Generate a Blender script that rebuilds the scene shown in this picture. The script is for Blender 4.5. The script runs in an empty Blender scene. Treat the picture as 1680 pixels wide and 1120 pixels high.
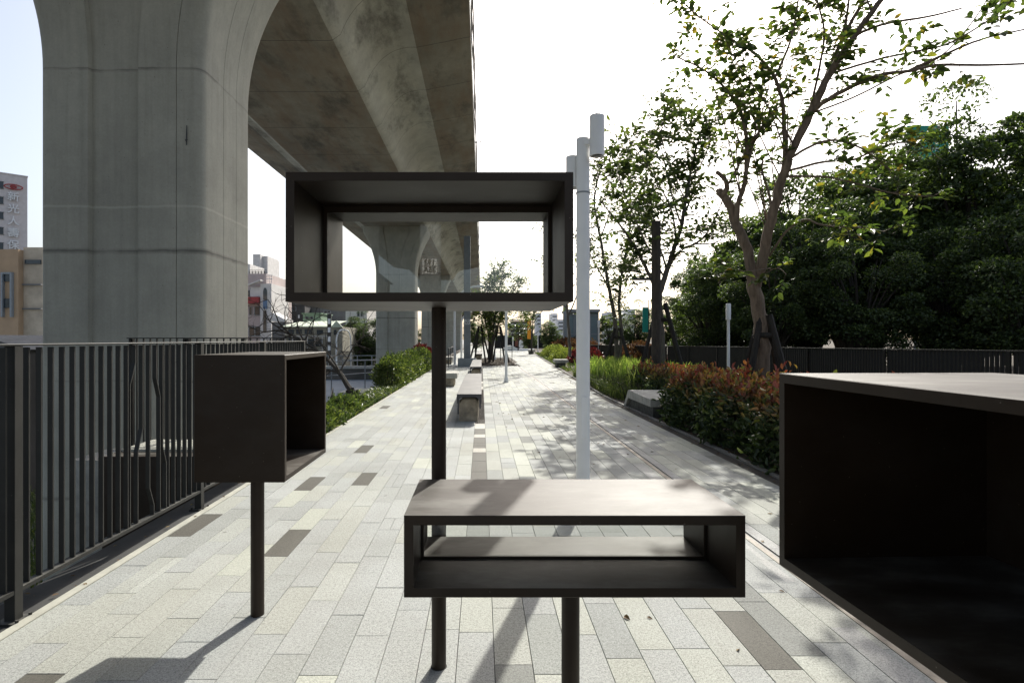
import bpy, math, random
import numpy as np
from mathutils import Vector, Matrix
R = math.radians
random.seed(7)
RNG = np.random.default_rng(11)
# ------------------------------------------------------------------ camera, sky, sun, exposure
sc = bpy.context.scene
COL = sc.collection
F = 930.0; VX = 790.0; VY = 556.0; H = 1.5
cam_d = bpy.data.cameras.new('camera'); cam = bpy.data.objects.new('camera', cam_d); COL.objects.link(cam)
cam.location = (0, 0, H); cam.rotation_euler = (R(90), 0, 0)
cam_d.sensor_width = 36; cam_d.lens = F/1680*36
cam_d.shift_x = (840-VX)/1680; cam_d.shift_y = -(560-VY)/1680
cam_d.clip_start = 0.05; cam_d.clip_end = 5000
sc.camera = cam
SUN_EL = 38.0; SUN_AZ = 17.9
w = bpy.data.worlds.new('World'); sc.world = w; w.use_nodes = True
nt = w.node_tree; nt.nodes.clear()
sky = nt.nodes.new('ShaderNodeTexSky'); sky.sky_type = 'NISHITA'; sky.sun_disc = False
sky.sun_elevation = R(SUN_EL); sky.sun_rotation = R(SUN_AZ)
sky.air_density = 1.0; sky.dust_density = 4.0; sky.ozone_density = 1.0
bg = nt.nodes.new('ShaderNodeBackground'); bg.inputs[1].default_value = 0.15
wo = nt.nodes.new('ShaderNodeOutputWorld')
hs = nt.nodes.new('ShaderNodeHueSaturation'); hs.inputs['Saturation'].default_value = 0.72
nt.links.new(sky.outputs[0], hs.inputs['Color']); nt.links.new(hs.outputs[0], bg.inputs[0]); nt.links.new(bg.outputs[0], wo.inputs[0])
sl = bpy.data.lights.new('sun', 'SUN'); sl.energy = 4.2; sl.angle = R(0.53); sl.color = (1.0, 0.97, 0.89)
so = bpy.data.objects.new('sun', sl); COL.objects.link(so)
sd = Vector((math.sin(R(SUN_AZ))*math.cos(R(SUN_EL)), math.cos(R(SUN_AZ))*math.cos(R(SUN_EL)), math.sin(R(SUN_EL))))
so.rotation_euler = sd.to_track_quat('Z', 'Y').to_euler()
so.location = (10, 30, 40)
vs = sc.view_settings; vs.view_transform = 'Standard'; vs.look = 'None'; vs.exposure = 0.52; vs.gamma = 1; vs.use_curve_mapping = False
sc.cycles.max_bounces = 6; sc.cycles.transparent_max_bounces = 8; sc.cycles.diffuse_bounces = 4
sc.cycles.caustics_reflective = False; sc.cycles.caustics_refractive = False

def P(x, y, Z):
    """photo pixel + distance along the path -> point in the place"""
    return Vector(((x-VX)/F*Z, Z, H+(VY-y)/F*Z))

# ------------------------------------------------------------------ materials
MATS = {}
def mat_new(name):
    m = bpy.data.materials.new(name); m.use_nodes = True
    t = m.node_tree; t.nodes.clear()
    out = t.nodes.new('ShaderNodeOutputMaterial')
    return m, t, out
def N(t, ty, **kw):
    n = t.nodes.new(ty)
    for k, v in kw.items():
        if k.startswith('i_'):
            key = k[2:]; key = int(key) if key.isdigit() else key
            n.inputs[key].default_value = v
        else: setattr(n, k, v)
    return n
def ramp(t, fac, stops, interp='LINEAR'):
    r = t.nodes.new('ShaderNodeValToRGB'); cr = r.color_ramp; cr.interpolation = interp
    while len(cr.elements) > 1: cr.elements.remove(cr.elements[-1])
    cr.elements[0].position = stops[0][0]; cr.elements[0].color = (*stops[0][1], 1)
    for p, c in stops[1:]:
        e = cr.elements.new(p); e.color = (*c, 1)
    t.links.new(fac, r.inputs[0]); return r.outputs[0]
def mixc(t, fac, a, b, mode='MIX'):
    m = t.nodes.new('ShaderNodeMix'); m.data_type = 'RGBA'; m.blend_type = mode
    for s, v in ((0, fac), (6, a), (7, b)):
        if isinstance(v, (int, float)): m.inputs[s].default_value = v
        elif isinstance(v, tuple): m.inputs[s].default_value = (*v, 1) if len(v) == 3 else v
        else: t.links.new(v, m.inputs[s])
    return m.outputs[2]
def math_n(t, op, a, b=None, c=None):
    m = t.nodes.new('ShaderNodeMath'); m.operation = op
    for i, v in enumerate((a, b, c)):
        if v is None: continue
        if isinstance(v, (int, float)): m.inputs[i].default_value = v
        else: t.links.new(v, m.inputs[i])
    return m.outputs[0]
def noise(t, scale, detail=4, rough=0.55, vec=None, mapscale=None):
    n = N(t, 'ShaderNodeTexNoise'); n.inputs['Scale'].default_value = scale
    n.inputs['Detail'].default_value = detail; n.inputs['Roughness'].default_value = rough
    if vec is None:
        tc = N(t, 'ShaderNodeTexCoord'); vec = tc.outputs['Object']
    if mapscale:
        mp = N(t, 'ShaderNodeMapping'); mp.inputs['Scale'].default_value = mapscale
        t.links.new(vec, mp.inputs[0]); vec = mp.outputs[0]
    t.links.new(vec, n.inputs['Vector']); return n.outputs[0]
def bump(t, h, strength, dist=0.02):
    b = N(t, 'ShaderNodeBump'); b.inputs['Strength'].default_value = strength; b.inputs['Distance'].default_value = dist
    t.links.new(h, b.inputs['Height']); return b.outputs[0]
def plain(name, col, rough=0.6, var=0.25, scale=6, metal=0, bmp=0.1, spec=0.5, rvar=0.1, detail=5, mapscale=None, bdist=0.004):
    if name in MATS: return MATS[name]
    m, t, out = mat_new(name)
    b = N(t, 'ShaderNodeBsdfPrincipled')
    n1 = noise(t, scale, detail, 0.6, mapscale=mapscale)
    lo = tuple(c*(1-var) for c in col); hi = tuple(min(1, c*(1+var)) for c in col)
    t.links.new(ramp(t, n1, [(0.3, lo), (0.7, hi)]), b.inputs['Base Color'])
    n2 = noise(t, scale*2.3, 3)
    t.links.new(math_n(t, 'MULTIPLY_ADD', n2, rvar*2, rough-rvar), b.inputs['Roughness'])
    b.inputs['Metallic'].default_value = metal; b.inputs['Specular IOR Level'].default_value = spec
    if bmp: t.links.new(bump(t, noise(t, scale*12, 4), bmp, bdist), b.inputs['Normal'])
    t.links.new(b.outputs[0], out.inputs[0]); MATS[name] = m; return m

def mat_concrete(name, base, joint_z=(), joint_y=None, streak=True, dark=0.55, warm=0.0):
    m, t, out = mat_new(name); b = N(t, 'ShaderNodeBsdfPrincipled')
    tc = N(t, 'ShaderNodeTexCoord'); ob = tc.outputs['Object']
    big = noise(t, 0.35, 6, 0.6, ob); mid = noise(t, 1.7, 6, 0.65, ob); fine = noise(t, 26, 5, 0.7, ob)
    c = ramp(t, big, [(0.3, tuple(x*0.78 for x in base)), (0.7, tuple(x*1.15 for x in base))])
    c = mixc(t, 0.6, c, ramp(t, mid, [(0.3, (0.72, 0.72, 0.72)), (0.7, (1.1, 1.1, 1.08))]), 'MULTIPLY')
    c = mixc(t, 0.5, c, ramp(t, fine, [(0.3, (0.8, 0.8, 0.8)), (0.7, (1.1, 1.1, 1.1))]), 'MULTIPLY')
    if warm:
        wn = noise(t, 0.8, 7, 0.7, ob, mapscale=(1.6, 0.35, 1))
        c = mixc(t, ramp(t, wn, [(0.42, (0, 0, 0)), (0.62, (warm,)*3)]), c, (0.23, 0.15, 0.09))
        dn = noise(t, 0.6, 8, 0.7, ob, mapscale=(1.2, 0.5, 1))
        c = mixc(t, ramp(t, dn, [(0.5, (0, 0, 0)), (0.68, (0.85,)*3)]), c, (0.07, 0.065, 0.055))
    if streak:
        st = noise(t, 2.2, 5, 0.6, ob, mapscale=(2.2, 2.2, 0.12))
        c = mixc(t, 0.7, c, ramp(t, st, [(0.35, (0.89, 0.9, 0.89)), (0.6, (1.06, 1.06, 1.06))]), 'MULTIPLY')
        st2 = noise(t, 9, 4, 0.6, ob, mapscale=(1.5, 1.5, 0.07))
        c = mixc(t, 0.45, c, ramp(t, st2, [(0.3, (0.85, 0.85, 0.84)), (0.5, (1.03, 1.03, 1.03))]), 'MULTIPLY')
    sep = N(t, 'ShaderNodeSeparateXYZ'); t.links.new(ob, sep.inputs[0])
    wob = noise(t, 3.0, 3, 0.5, ob)
    for (z, wd, depth) in joint_z:
        d = math_n(t, 'ABSOLUTE', math_n(t, 'ADD', math_n(t, 'SUBTRACT', sep.outputs[2], z), math_n(t, 'MULTIPLY_ADD', wob, 0.05, -0.025)))
        k = math_n(t, 'SUBTRACT', 1.0, math_n(t, 'DIVIDE', d, wd)); k = math_n(t, 'MAXIMUM', k, 0.0)
        k = math_n(t, 'MULTIPLY', k, depth)
        if depth < 0:
            k = math_n(t, 'ABSOLUTE', k); c = mixc(t, k, c, tuple(min(1, x*1.5) for x in base))
        else:
            pn = noise(t, 1.1, 4, 0.6, ob, mapscale=(1, 1, 0.2))
            k = math_n(t, 'MULTIPLY', k, math_n(t, 'MULTIPLY_ADD', pn, 3.0, -0.75)); k = math_n(t, 'MINIMUM', math_n(t, 'MAXIMUM', k, 0.12*depth), 1.0)
            c = mixc(t, k, c, tuple(x*0.2 for x in base))
    if joint_y:
        per, wd = joint_y
        fr = math_n(t, 'FRACT', math_n(t, 'DIVIDE', math_n(t, 'ADD', sep.outputs[1], math_n(t, 'MULTIPLY_ADD', wob, 0.04, 400)), per))
        k = math_n(t, 'LESS_THAN', fr, wd/per)
        c = mixc(t, math_n(t, 'MULTIPLY', k, 0.7), c, tuple(x*0.25 for x in base))
    # bug holes
    vo = N(t, 'ShaderNodeTexVoronoi'); vo.inputs['Scale'].default_value = 5.5; t.links.new(ob, vo.inputs['Vector'])
    hole = math_n(t, 'LESS_THAN', vo.outputs['Distance'], 0.055)
    c = mixc(t, math_n(t, 'MULTIPLY', hole, 0.6), c, tuple(x*0.3 for x in base))
    t.links.new(c, b.inputs['Base Color']); b.inputs['Roughness'].default_value = 0.82
    b.inputs['Specular IOR Level'].default_value = 0.3
    t.links.new(bump(t, fine, 0.25, 0.006), b.inputs['Normal'])
    t.links.new(b.outputs[0], out.inputs[0]); MATS[name] = m; return m

def mat_paver():
    m, t, out = mat_new('paver_granite'); b = N(t, 'ShaderNodeBsdfPrincipled')
    tc = N(t, 'ShaderNodeTexCoord'); ob = tc.outputs['Object']
    at = N(t, 'ShaderNodeAttribute'); at.attribute_name = 'tone'; at.attribute_type = 'GEOMETRY'
    fine = noise(t, 150, 2, 0.8, ob); mid = noise(t, 62, 3, 0.75, ob); big = noise(t, 1.1, 6, 0.6, ob)
    c = mixc(t, 0.85, at.outputs['Color'], ramp(t, fine, [(0.34, (0.55, 0.55, 0.55)), (0.47, (0.98, 0.98, 0.98)), (0.66, (1.35, 1.35, 1.35))]), 'MULTIPLY')
    c = mixc(t, 0.7, c, ramp(t, mid, [(0.32, (0.62, 0.62, 0.62)), (0.5, (1, 1, 1)), (0.7, (1.2, 1.2, 1.2))]), 'MULTIPLY')
    c = mixc(t, 0.8, c, ramp(t, big, [(0.3, (0.82, 0.81, 0.78)), (0.65, (1.05, 1.05, 1.05))]), 'MULTIPLY')
    sp = noise(t, 4.5, 7, 0.75, ob)
    c = mixc(t, ramp(t, sp, [(0.60, (0, 0, 0)), (0.76, (0.45,)*3)]), c, (0.13, 0.12, 0.1))
    vg = N(t, 'ShaderNodeTexVoronoi'); vg.inputs['Scale'].default_value = 1.7; t.links.new(ob, vg.inputs['Vector'])
    c = mixc(t, math_n(t, 'MULTIPLY', math_n(t, 'LESS_THAN', vg.outputs['Distance'], 0.03), 0.5), c, (0.10, 0.095, 0.085))
    sk = noise(t, 0.6, 5, 0.6, ob, mapscale=(1.5, .35, 1))
    c = mixc(t, ramp(t, sk, [(0.5, (0, 0, 0)), (0.72, (0.3,)*3)]), c, (0.26, 0.25, 0.22))
    t.links.new(c, b.inputs['Base Color']); b.inputs['Roughness'].default_value = 0.78
    b.inputs['Specular IOR Level'].default_value = 0.22
    t.links.new(bump(t, fine, 0.35, 0.002), b.inputs['Normal'])
    t.links.new(b.outputs[0], out.inputs[0]); MATS['paver'] = m; return m

def mat_leaf(name, stops, trans=0.45, rough=0.42, tint=(1.2, 1.3, 0.6), redtop=None):
    m, t, out = mat_new(name)
    g = N(t, 'ShaderNodeNewGeometry')
    c = ramp(t, g.outputs['Random Per Island'], stops)
    if redtop:
        tc = N(t, 'ShaderNodeTexCoord'); sep = N(t, 'ShaderNodeSeparateXYZ'); t.links.new(tc.outputs['Object'], sep.inputs[0])
        z0, z1, rs = redtop
        h = math_n(t, 'DIVIDE', math_n(t, 'SUBTRACT', sep.outputs[2], z0), z1-z0)
        nn = noise(t, 2.5, 3, 0.5, tc.outputs['Object'])
        h = math_n(t, 'ADD', h, math_n(t, 'MULTIPLY_ADD', nn, 1.6, -0.9))
        h = math_n(t, 'ADD', h, math_n(t, 'MULTIPLY_ADD', g.outputs['Random Per Island'], 0.8, -0.4))
        cl = N(t, 'ShaderNodeClamp'); t.links.new(h, cl.inputs[0])
        g2 = N(t, 'ShaderNodeMath', operation='FRACT'); t.links.new(math_n(t, 'MULTIPLY', g.outputs['Random Per Island'], 7.31), g2.inputs[0])
        c = mixc(t, cl.outputs[0], c, ramp(t, g2.outputs[0], rs))
    b = N(t, 'ShaderNodeBsdfPrincipled'); t.links.new(c, b.inputs['Base Color']); b.inputs['Roughness'].default_value = rough
    b.inputs['Specular IOR Level'].default_value = 0.35
    tr = N(t, 'ShaderNodeBsdfTranslucent'); t.links.new(mixc(t, 1.0, c, tint, 'MULTIPLY'), tr.inputs[0])
    mx = N(t, 'ShaderNodeMixShader'); mx.inputs[0].default_value = trans
    t.links.new(b.outputs[0], mx.inputs[1]); t.links.new(tr.outputs[0], mx.inputs[2]); t.links.new(mx.outputs[0], out.inputs[0])
    MATS[name] = m; return m

def mat_steel(name, base, rough=0.4, rvar=0.12, dust=0.25):
    m, t, out = mat_new(name); b = N(t, 'ShaderNodeBsdfPrincipled')
    tc = N(t, 'ShaderNodeTexCoord'); ob = tc.outputs['Object']
    big = noise(t, 2.6, 5, 0.6, ob); fine = noise(t, 40, 4, 0.6, ob); sm = noise(t, 5, 6, 0.7, ob, mapscale=(0.6, 1.4, 1))
    c = ramp(t, big, [(0.3, tuple(x*0.85 for x in base)), (0.7, tuple(x*1.2 for x in base))])
    c = mixc(t, ramp(t, sm, [(0.45, (0, 0, 0)), (0.8, (dust*0.5,)*3)]), c, (0.16, 0.145, 0.13))
    vo = N(t, 'ShaderNodeTexVoronoi'); vo.inputs['Scale'].default_value = 22; t.links.new(ob, vo.inputs['Vector'])
    c = mixc(t, math_n(t, 'MULTIPLY', math_n(t, 'LESS_THAN', vo.outputs['Distance'], 0.05), 0.35), c, (0.25, 0.22, 0.19))
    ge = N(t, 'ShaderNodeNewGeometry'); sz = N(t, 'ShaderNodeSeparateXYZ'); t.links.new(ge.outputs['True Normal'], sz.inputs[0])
    upf = math_n(t, 'GREATER_THAN', sz.outputs[2], 0.9)      # paler level tops: dust tone plus sunlit sky sheen put into the colour
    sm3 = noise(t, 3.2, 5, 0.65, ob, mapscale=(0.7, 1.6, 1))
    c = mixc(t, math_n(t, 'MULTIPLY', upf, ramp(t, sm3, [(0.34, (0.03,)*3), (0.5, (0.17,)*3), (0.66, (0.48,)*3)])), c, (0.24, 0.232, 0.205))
    t.links.new(c, b.inputs['Base Color'])
    t.links.new(math_n(t, 'MULTIPLY_ADD', math_n(t, 'MULTIPLY', sm3, upf), 0.16, math_n(t, 'MULTIPLY_ADD', sm, rvar*2.4, rough-rvar*1.2)), b.inputs['Roughness'])
    b.inputs['Specular IOR Level'].default_value = 0.30
    t.links.new(bump(t, fine, 0.06, 0.002), b.inputs['Normal'])
    t.links.new(b.outputs[0], out.inputs[0]); MATS[name] = m; return m

def mat_glass(name, tint=(0.86, 0.87, 0.86)):
    m, t, out = mat_new(name)
    tr = N(t, 'ShaderNodeBsdfTransparent'); tr.inputs[0].default_value = (*tint, 1)
    gl = N(t, 'ShaderNodeBsdfGlossy'); gl.inputs['Roughness'].default_value = 0.0; gl.inputs[0].default_value = (1, 1, 1, 1)
    fr = N(t, 'ShaderNodeFresnel'); fr.inputs[0].default_value = 1.5
    k = math_n(t, 'MULTIPLY_ADD', fr.outputs[0], 1.0, 0.01)
    mx = N(t, 'ShaderNodeMixShader'); t.links.new(k, mx.inputs[0])
    t.links.new(tr.outputs[0], mx.inputs[1]); t.links.new(gl.outputs[0], mx.inputs[2]); t.links.new(mx.outputs[0], out.inputs[0])
    MATS[name] = m; return m

def mat_bark(name, a, b_):
    m, t, out = mat_new(name); b = N(t, 'ShaderNodeBsdfPrincipled')
    n1 = noise(t, 9, 6, 0.65, mapscale=(2, 2, 0.35)); n2 = noise(t, 1.5, 4)
    c = ramp(t, n1, [(0.3, a), (0.65, b_)])
    c = mixc(t, 0.5, c, ramp(t, n2, [(0.3, (0.6, 0.62, 0.58)), (0.7, (1.15, 1.12, 1.1))]), 'MULTIPLY')
    t.links.new(c, b.inputs['Base Color']); b.inputs['Roughness'].default_value = 0.85
    t.links.new(bump(t, n1, 0.6, 0.02), b.inputs['Normal'])
    t.links.new(b.outputs[0], out.inputs[0]); MATS[name] = m; return m

CONC = mat_concrete('pier_concrete', (0.63, 0.615, 0.53), joint_z=((5.98, 0.05, 0.6), (5.99, 0.012, 0.9), (3.70, 0.03, -0.3), (2.96, 0.07, 0.75), (2.97, 0.012, 0.9), (0.80, 0.03, 0.5), (-1.15, 0.06, 0.7)))
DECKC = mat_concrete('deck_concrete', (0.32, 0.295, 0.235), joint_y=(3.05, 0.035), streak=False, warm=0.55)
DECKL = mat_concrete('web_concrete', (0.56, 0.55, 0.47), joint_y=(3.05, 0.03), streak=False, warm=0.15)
FASC = mat_concrete('fascia_concrete', (0.36, 0.36, 0.34), joint_y=(3.05, 0.02))
PAV = mat_paver()
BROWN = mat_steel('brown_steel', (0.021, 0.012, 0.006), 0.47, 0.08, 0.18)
FENCE = mat_steel('fence_steel', (0.021, 0.021, 0.019), 0.5, 0.05, 0.2)
FENCED = mat_steel('dark_fence_steel', (0.009, 0.0095, 0.009), 0.6, 0.05, 0.1)
BLACK = plain('black_paint', (0.02, 0.02, 0.02), 0.55)
WHITEP = plain('lamp_paint', (0.80, 0.80, 0.79), 0.42, 0.06, 3, bmp=0.03)
GREYP = plain('grey_paint', (0.25, 0.27, 0.28), 0.5, 0.1, 4)
GREYD = plain('mast_grey', (0.16, 0.175, 0.185), 0.5, 0.15, 4)
GLASS = mat_glass('pane_glass')
DGLASS = plain('dark_window', (0.035, 0.045, 0.055), 0.12, 0.3, 1.5, bmp=0)
STONE = plain('old_stone', (0.30, 0.255, 0.19), 0.9, 0.45, 7, bmp=0.6, bdist=0.02)
CONCB = plain('bench_concrete', (0.38, 0.37, 0.33), 0.85, 0.25, 5, bmp=0.3)
DSTONE = plain('dark_stone', (0.075, 0.075, 0.065), 0.9, 0.5, 8, bmp=0.6, bdist=0.02)
KERB = plain('kerb_stone', (0.39, 0.385, 0.325), 0.8, 0.15, 8, bmp=0.2)
GUTTER = plain('gutter_concrete', (0.045, 0.044, 0.041), 0.85, 0.35, 3, bmp=0.3)
SOIL = plain('soil_litter', (0.06, 0.045, 0.03), 0.95, 0.5, 9, bmp=0.8, bdist=0.03)
GRAVEL = plain('gravel_stone', (0.13, 0.115, 0.10), 0.95, 0.8, 45, bmp=1.0, bdist=0.02)
ASPH = plain('asphalt', (0.15, 0.148, 0.14), 0.85, 0.25, 2, bmp=0.2)
CANAL = plain('promenade_paint', (0.17, 0.20, 0.23), 0.8, 0.15, 0.4, bmp=0.1)
RUST = plain('worn_rail', (0.24, 0.205, 0.16), 0.65, 0.3, 14, metal=0.0)
SEATST = mat_steel('seat_steel', (0.06, 0.06, 0.065), 0.45, 0.08, 0.4)
WALLW = plain('white_wall', (0.62, 0.60, 0.58), 0.8, 0.12, 0.8, bmp=0.1)
WALLO = plain('tower_tile', (0.60, 0.56, 0.55), 0.8, 0.08, 1.5, bmp=0.1)
WALLP = plain('pinkish_wall', (0.46, 0.38, 0.36), 0.8, 0.12, 0.8)
WALLT = plain('tan_wall', (0.42, 0.29, 0.18), 0.85, 0.15, 0.6)
WALLTL = plain('pale_tan_wall', (0.48, 0.40, 0.30), 0.85, 0.25, 0.7)
WALLG = plain('grey_wall', (0.16, 0.16, 0.155), 0.85, 0.3, 0.6)
WALLD = plain('dark_wall', (0.07, 0.068, 0.065), 0.85, 0.4, 0.6)
WALLB = plain('beige_wall', (0.30, 0.28, 0.22), 0.85, 0.3, 0.6)
ROOFG = plain('pale_green_roof', (0.50, 0.55, 0.42), 0.7, 0.2, 1.2)
ROOFM = plain('mint_paint', (0.24, 0.36, 0.24), 0.7, 0.2, 1.2)
RED = plain('red_paint', (0.34, 0.05, 0.05), 0.7, 0.2, 1)
BLUE = plain('blue_paint', (0.12, 0.20, 0.33), 0.6, 0.2, 1)
TEAL = plain('teal_cloth', (0.015, 0.30, 0.25), 0.7, 0.12, 1)
SIGNG = plain('green_sheet', (0.02, 0.30, 0.20), 0.6, 0.1, 1)
ORANGE = plain('orange_cloth', (0.75, 0.30, 0.02), 0.7, 0.1, 1)
SKYL = plain('hazed_facade', (0.80, 0.80, 0.80), 0.8, 0.1, 0.1)  # very pale base colour stands in for distance haze
SIGNW = plain('sign_white', (0.75, 0.76, 0.76), 0.6, 0.05, 3)
SIGNB = plain('sign_black', (0.02, 0.02, 0.022), 0.6, 0.1, 3)
RUSTC = plain('rust_panel', (0.20, 0.07, 0.045), 0.8, 0.3, 2)
TILE = plain('roof_tile', (0.10, 0.10, 0.10), 0.7, 0.4, 6)
BARK1 = mat_bark('bark_brown', (0.085, 0.06, 0.042), (0.23, 0.175, 0.13))
BARK2 = mat_bark('bark_grey', (0.07, 0.06, 0.05), (0.17, 0.15, 0.125))
BARKD = mat_bark('bark_dark', (0.025, 0.02, 0.017), (0.07, 0.058, 0.045))
PROP = mat_bark('prop_wood', (0.010, 0.009, 0.008), (0.03, 0.025, 0.02))
LEAF1 = mat_leaf('leaf_fresh', [(0, (0.045, 0.072, 0.03)), (0.5, (0.075, 0.115, 0.036)), (0.85, (0.15, 0.19, 0.05)), (0.97, (0.24, 0.23, 0.05)), (1, (0.33, 0.2, 0.04))], 0.45, 0.38)
LEAF2 = mat_leaf('leaf_green', [(0, (0.045, 0.07, 0.03)), (0.5, (0.075, 0.11, 0.038)), (1, (0.15, 0.18, 0.06))], 0.42)
LEAFD = mat_leaf('leaf_ficus', [(0, (0.04, 0.06, 0.03)), (0.6, (0.075, 0.105, 0.044)), (0.9, (0.12, 0.16, 0.06)), (1, (0.26, 0.31, 0.11))], 0.42, 0.5, tint=(1.2, 1.4, 0.5))
LEAFH = mat_leaf('leaf_hedge', [(0, (0.03, 0.046, 0.024)), (0.6, (0.05, 0.08, 0.03)), (0.9, (0.10, 0.135, 0.05)), (1, (0.22, 0.28, 0.07))], 0.2, 0.38,
                 redtop=(0.54, 0.92, [(0, (0.26, 0.05, 0.045)), (0.4, (0.36, 0.11, 0.08)), (0.65, (0.44, 0.23, 0.07)), (0.85, (0.30, 0.26, 0.08)), (1, (0.10, 0.14, 0.045))]))  # red new leaves up top, their tones brightened further for the sunlit top
LEAFB = mat_leaf('leaf_bright', [(0, (0.03, 0.052, 0.02)), (0.45, (0.07, 0.105, 0.032)), (0.8, (0.16, 0.20, 0.055)), (1, (0.28, 0.31, 0.10))], 0.3, 0.34)
LEAFY = mat_leaf('leaf_yellow', [(0, (0.14, 0.19, 0.05)), (1, (0.32, 0.34, 0.10))], 0.35, 0.5)
LEAFR = mat_leaf('leaf_red', [(0, (0.05, 0.012, 0.015)), (0.6, (0.12, 0.022, 0.028)), (1, (0.05, 0.03, 0.02))], 0.3, 0.4, tint=(1.5, 0.8, 0.6))
LEAFO = mat_leaf('leaf_orange', [(0, (0.11, 0.045, 0.025)), (0.6, (0.15, 0.085, 0.04)), (1, (0.06, 0.06, 0.03))], 0.25, 0.4, tint=(1.2, 1.0, 0.7))
GRASSM = mat_leaf('blade_green', [(0, (0.09, 0.14, 0.035)), (0.6, (0.20, 0.28, 0.07)), (1, (0.42, 0.46, 0.18))], 0.45, 0.45)

# ------------------------------------------------------------------ mesh helpers
def finish(o, name, mats, parent, smooth):
    for m in (mats if isinstance(mats, (list, tuple)) else [mats]): o.data.materials.append(m)
    if smooth: o.data.polygons.foreach_set('use_smooth', [True]*len(o.data.polygons))
    COL.objects.link(o)
    if parent: o.parent = parent
    return o
class MB:
    def __init__(s): s.v = []; s.f = []; s.m = []; s.cur = 0
    def add(s, verts, faces):
        n = len(s.v); s.v += [tuple(p) for p in verts]; s.f += [tuple(i+n for i in f) for f in faces]; s.m += [s.cur]*len(faces); return s
    def box(s, x0, x1, y0, y1, z0, z1, bev=0.0):
        if bev:
            b = bev
            prof = [(x0+b, y0), (x1-b, y0), (x1, y0+b), (x1, y1-b), (x1-b, y1), (x0+b, y1), (x0, y1-b), (x0, y0+b)]
            cx, cy = (x0+x1)/2, (y0+y1)/2
            def ins(q): return [(p[0]+(b if p[0] < cx else -b)*(1 if True else 0), p[1]+(b if p[1] < cy else -b)) for p in q]
            rings = [[(*p, z0) for p in ins(prof)], [(*p, z0+b) for p in prof], [(*p, z1-b) for p in prof], [(*p, z1) for p in ins(prof)]]
            return s.loft(rings, cap=True)
        vs = [(x, y, z) for z in (z0, z1) for y in (y0, y1) for x in (x0, x1)]
        return s.add(vs, [(0, 2, 3, 1), (4, 5, 7, 6), (0, 1, 5, 4), (2, 6, 7, 3), (0, 4, 6, 2), (1, 3, 7, 5)])
    def loft(s, rings, cap=True, close=True):
        n = len(rings[0]); vs = [p for r in rings for p in r]; fs = []
        for i in range(len(rings)-1):
            for j in range(n if close else n-1):
                a = i*n+j; b = i*n+(j+1) % n
                fs.append((a, b, b+n, a+n))
        if cap: fs.append(tuple(range(n))[::-1]); fs.append(tuple((len(rings)-1)*n+j for j in range(n)))
        return s.add(vs, fs)
    def cyl(s, x, y, z0, z1, r0, r1=None, n=20):
        r1 = r0 if r1 is None else r1
        return s.loft([[(x+r*math.cos(2*math.pi*k/n), y+r*math.sin(2*math.pi*k/n), z) for k in range(n)] for z, r in ((z0, r0), (z1, r1))])
    def lathe(s, x, y, prof, n=20):
        return s.loft([[(x+r*math.cos(2*math.pi*k/n), y+r*math.sin(2*math.pi*k/n), z) for k in range(n)] for r, z in prof])
    def tube(s, pts, rads, n=8):
        pts = [Vector(p) for p in pts]
        if len(pts) < 2: return s
        d0 = (pts[1]-pts[0]).normalized(); up = Vector((0, 1, 0)) if abs(d0.z) > .7 else Vector((0, 0, 1))
        x = d0.cross(up).normalized(); rings = []
        for i, p in enumerate(pts):
            d = (pts[min(i+1, len(pts)-1)]-pts[max(i-1, 0)])
            if d.length < 1e-7: d = d0
            d.normalize(); x = (x-d*x.dot(d))
            if x.length < 1e-6: x = d.orthogonal()
            x.normalize(); y = d.cross(x); r = rads[i] if isinstance(rads, (list, tuple)) else rads
            rings.append([p+(x*math.cos(2*math.pi*k/n)+y*math.sin(2*math.pi*k/n))*r for k in range(n)])
        return s.loft(rings)
    def prism(s, poly, y0, y1, ax='y'):
        f = {'y': lambda a, b, c: (a, c, b), 'x': lambda a, b, c: (c, a, b), 'z': lambda a, b, c: (a, b, c)}[ax]
        return s.loft([[f(a, b, c) for a, b in poly] for c in (y0, y1)])
    def build(s, name, mats, parent=None, smooth=False):
        me = bpy.data.meshes.new(name); me.from_pydata(s.v, [], s.f)
        me.polygons.foreach_set('material_index', s.m); me.validate(); me.update()
        import bmesh
        bm = bmesh.new(); bm.from_mesh(me); bmesh.ops.recalc_face_normals(bm, faces=bm.faces); bm.to_mesh(me); bm.free()
        o = bpy.data.objects.new(name, me); finish(o, name, mats, parent, smooth)
        if smooth:
            try: me.set_sharp_from_angle(angle=R(40))
            except Exception: pass
        return o
def tag(o, label=None, cat=None, group=None, kind=None):
    for k, v in (('label', label), ('category', cat), ('group', group), ('kind', kind)):
        if v: o[k] = v
    return o
def thing(name, label, cat, loc=(0, 0, 0), rz=0, group=None):
    o = bpy.data.objects.new(name, None); COL.objects.link(o); o.location = loc; o.rotation_euler = (0, 0, rz)
    o.empty_display_size = 0.2
    return tag(o, label, cat, group)
def copy_tree(o, parent=None, label=None, loc=None):
    c = o.copy(); COL.objects.link(c)
    if parent: c.parent = parent
    for ch in list(o.children): copy_tree(ch, c)
    if label: c['label'] = label
    if loc is not None: c.location = loc
    return c
def np_mesh(name, V, Q, mats, parent=None, smooth=False):
    me = bpy.data.meshes.new(name); nv = len(V); nq = len(Q); k = Q.shape[1]
    me.vertices.add(nv); me.vertices.foreach_set('co', V.astype(np.float32).ravel())
    me.loops.add(nq*k); me.loops.foreach_set('vertex_index', Q.astype(np.int32).ravel())
    me.polygons.add(nq); me.polygons.foreach_set('loop_start', np.arange(0, nq*k, k, dtype=np.int32))
    me.update(calc_edges=True)
    o = bpy.data.objects.new(name, me); return finish(o, name, mats, parent, smooth)
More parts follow.
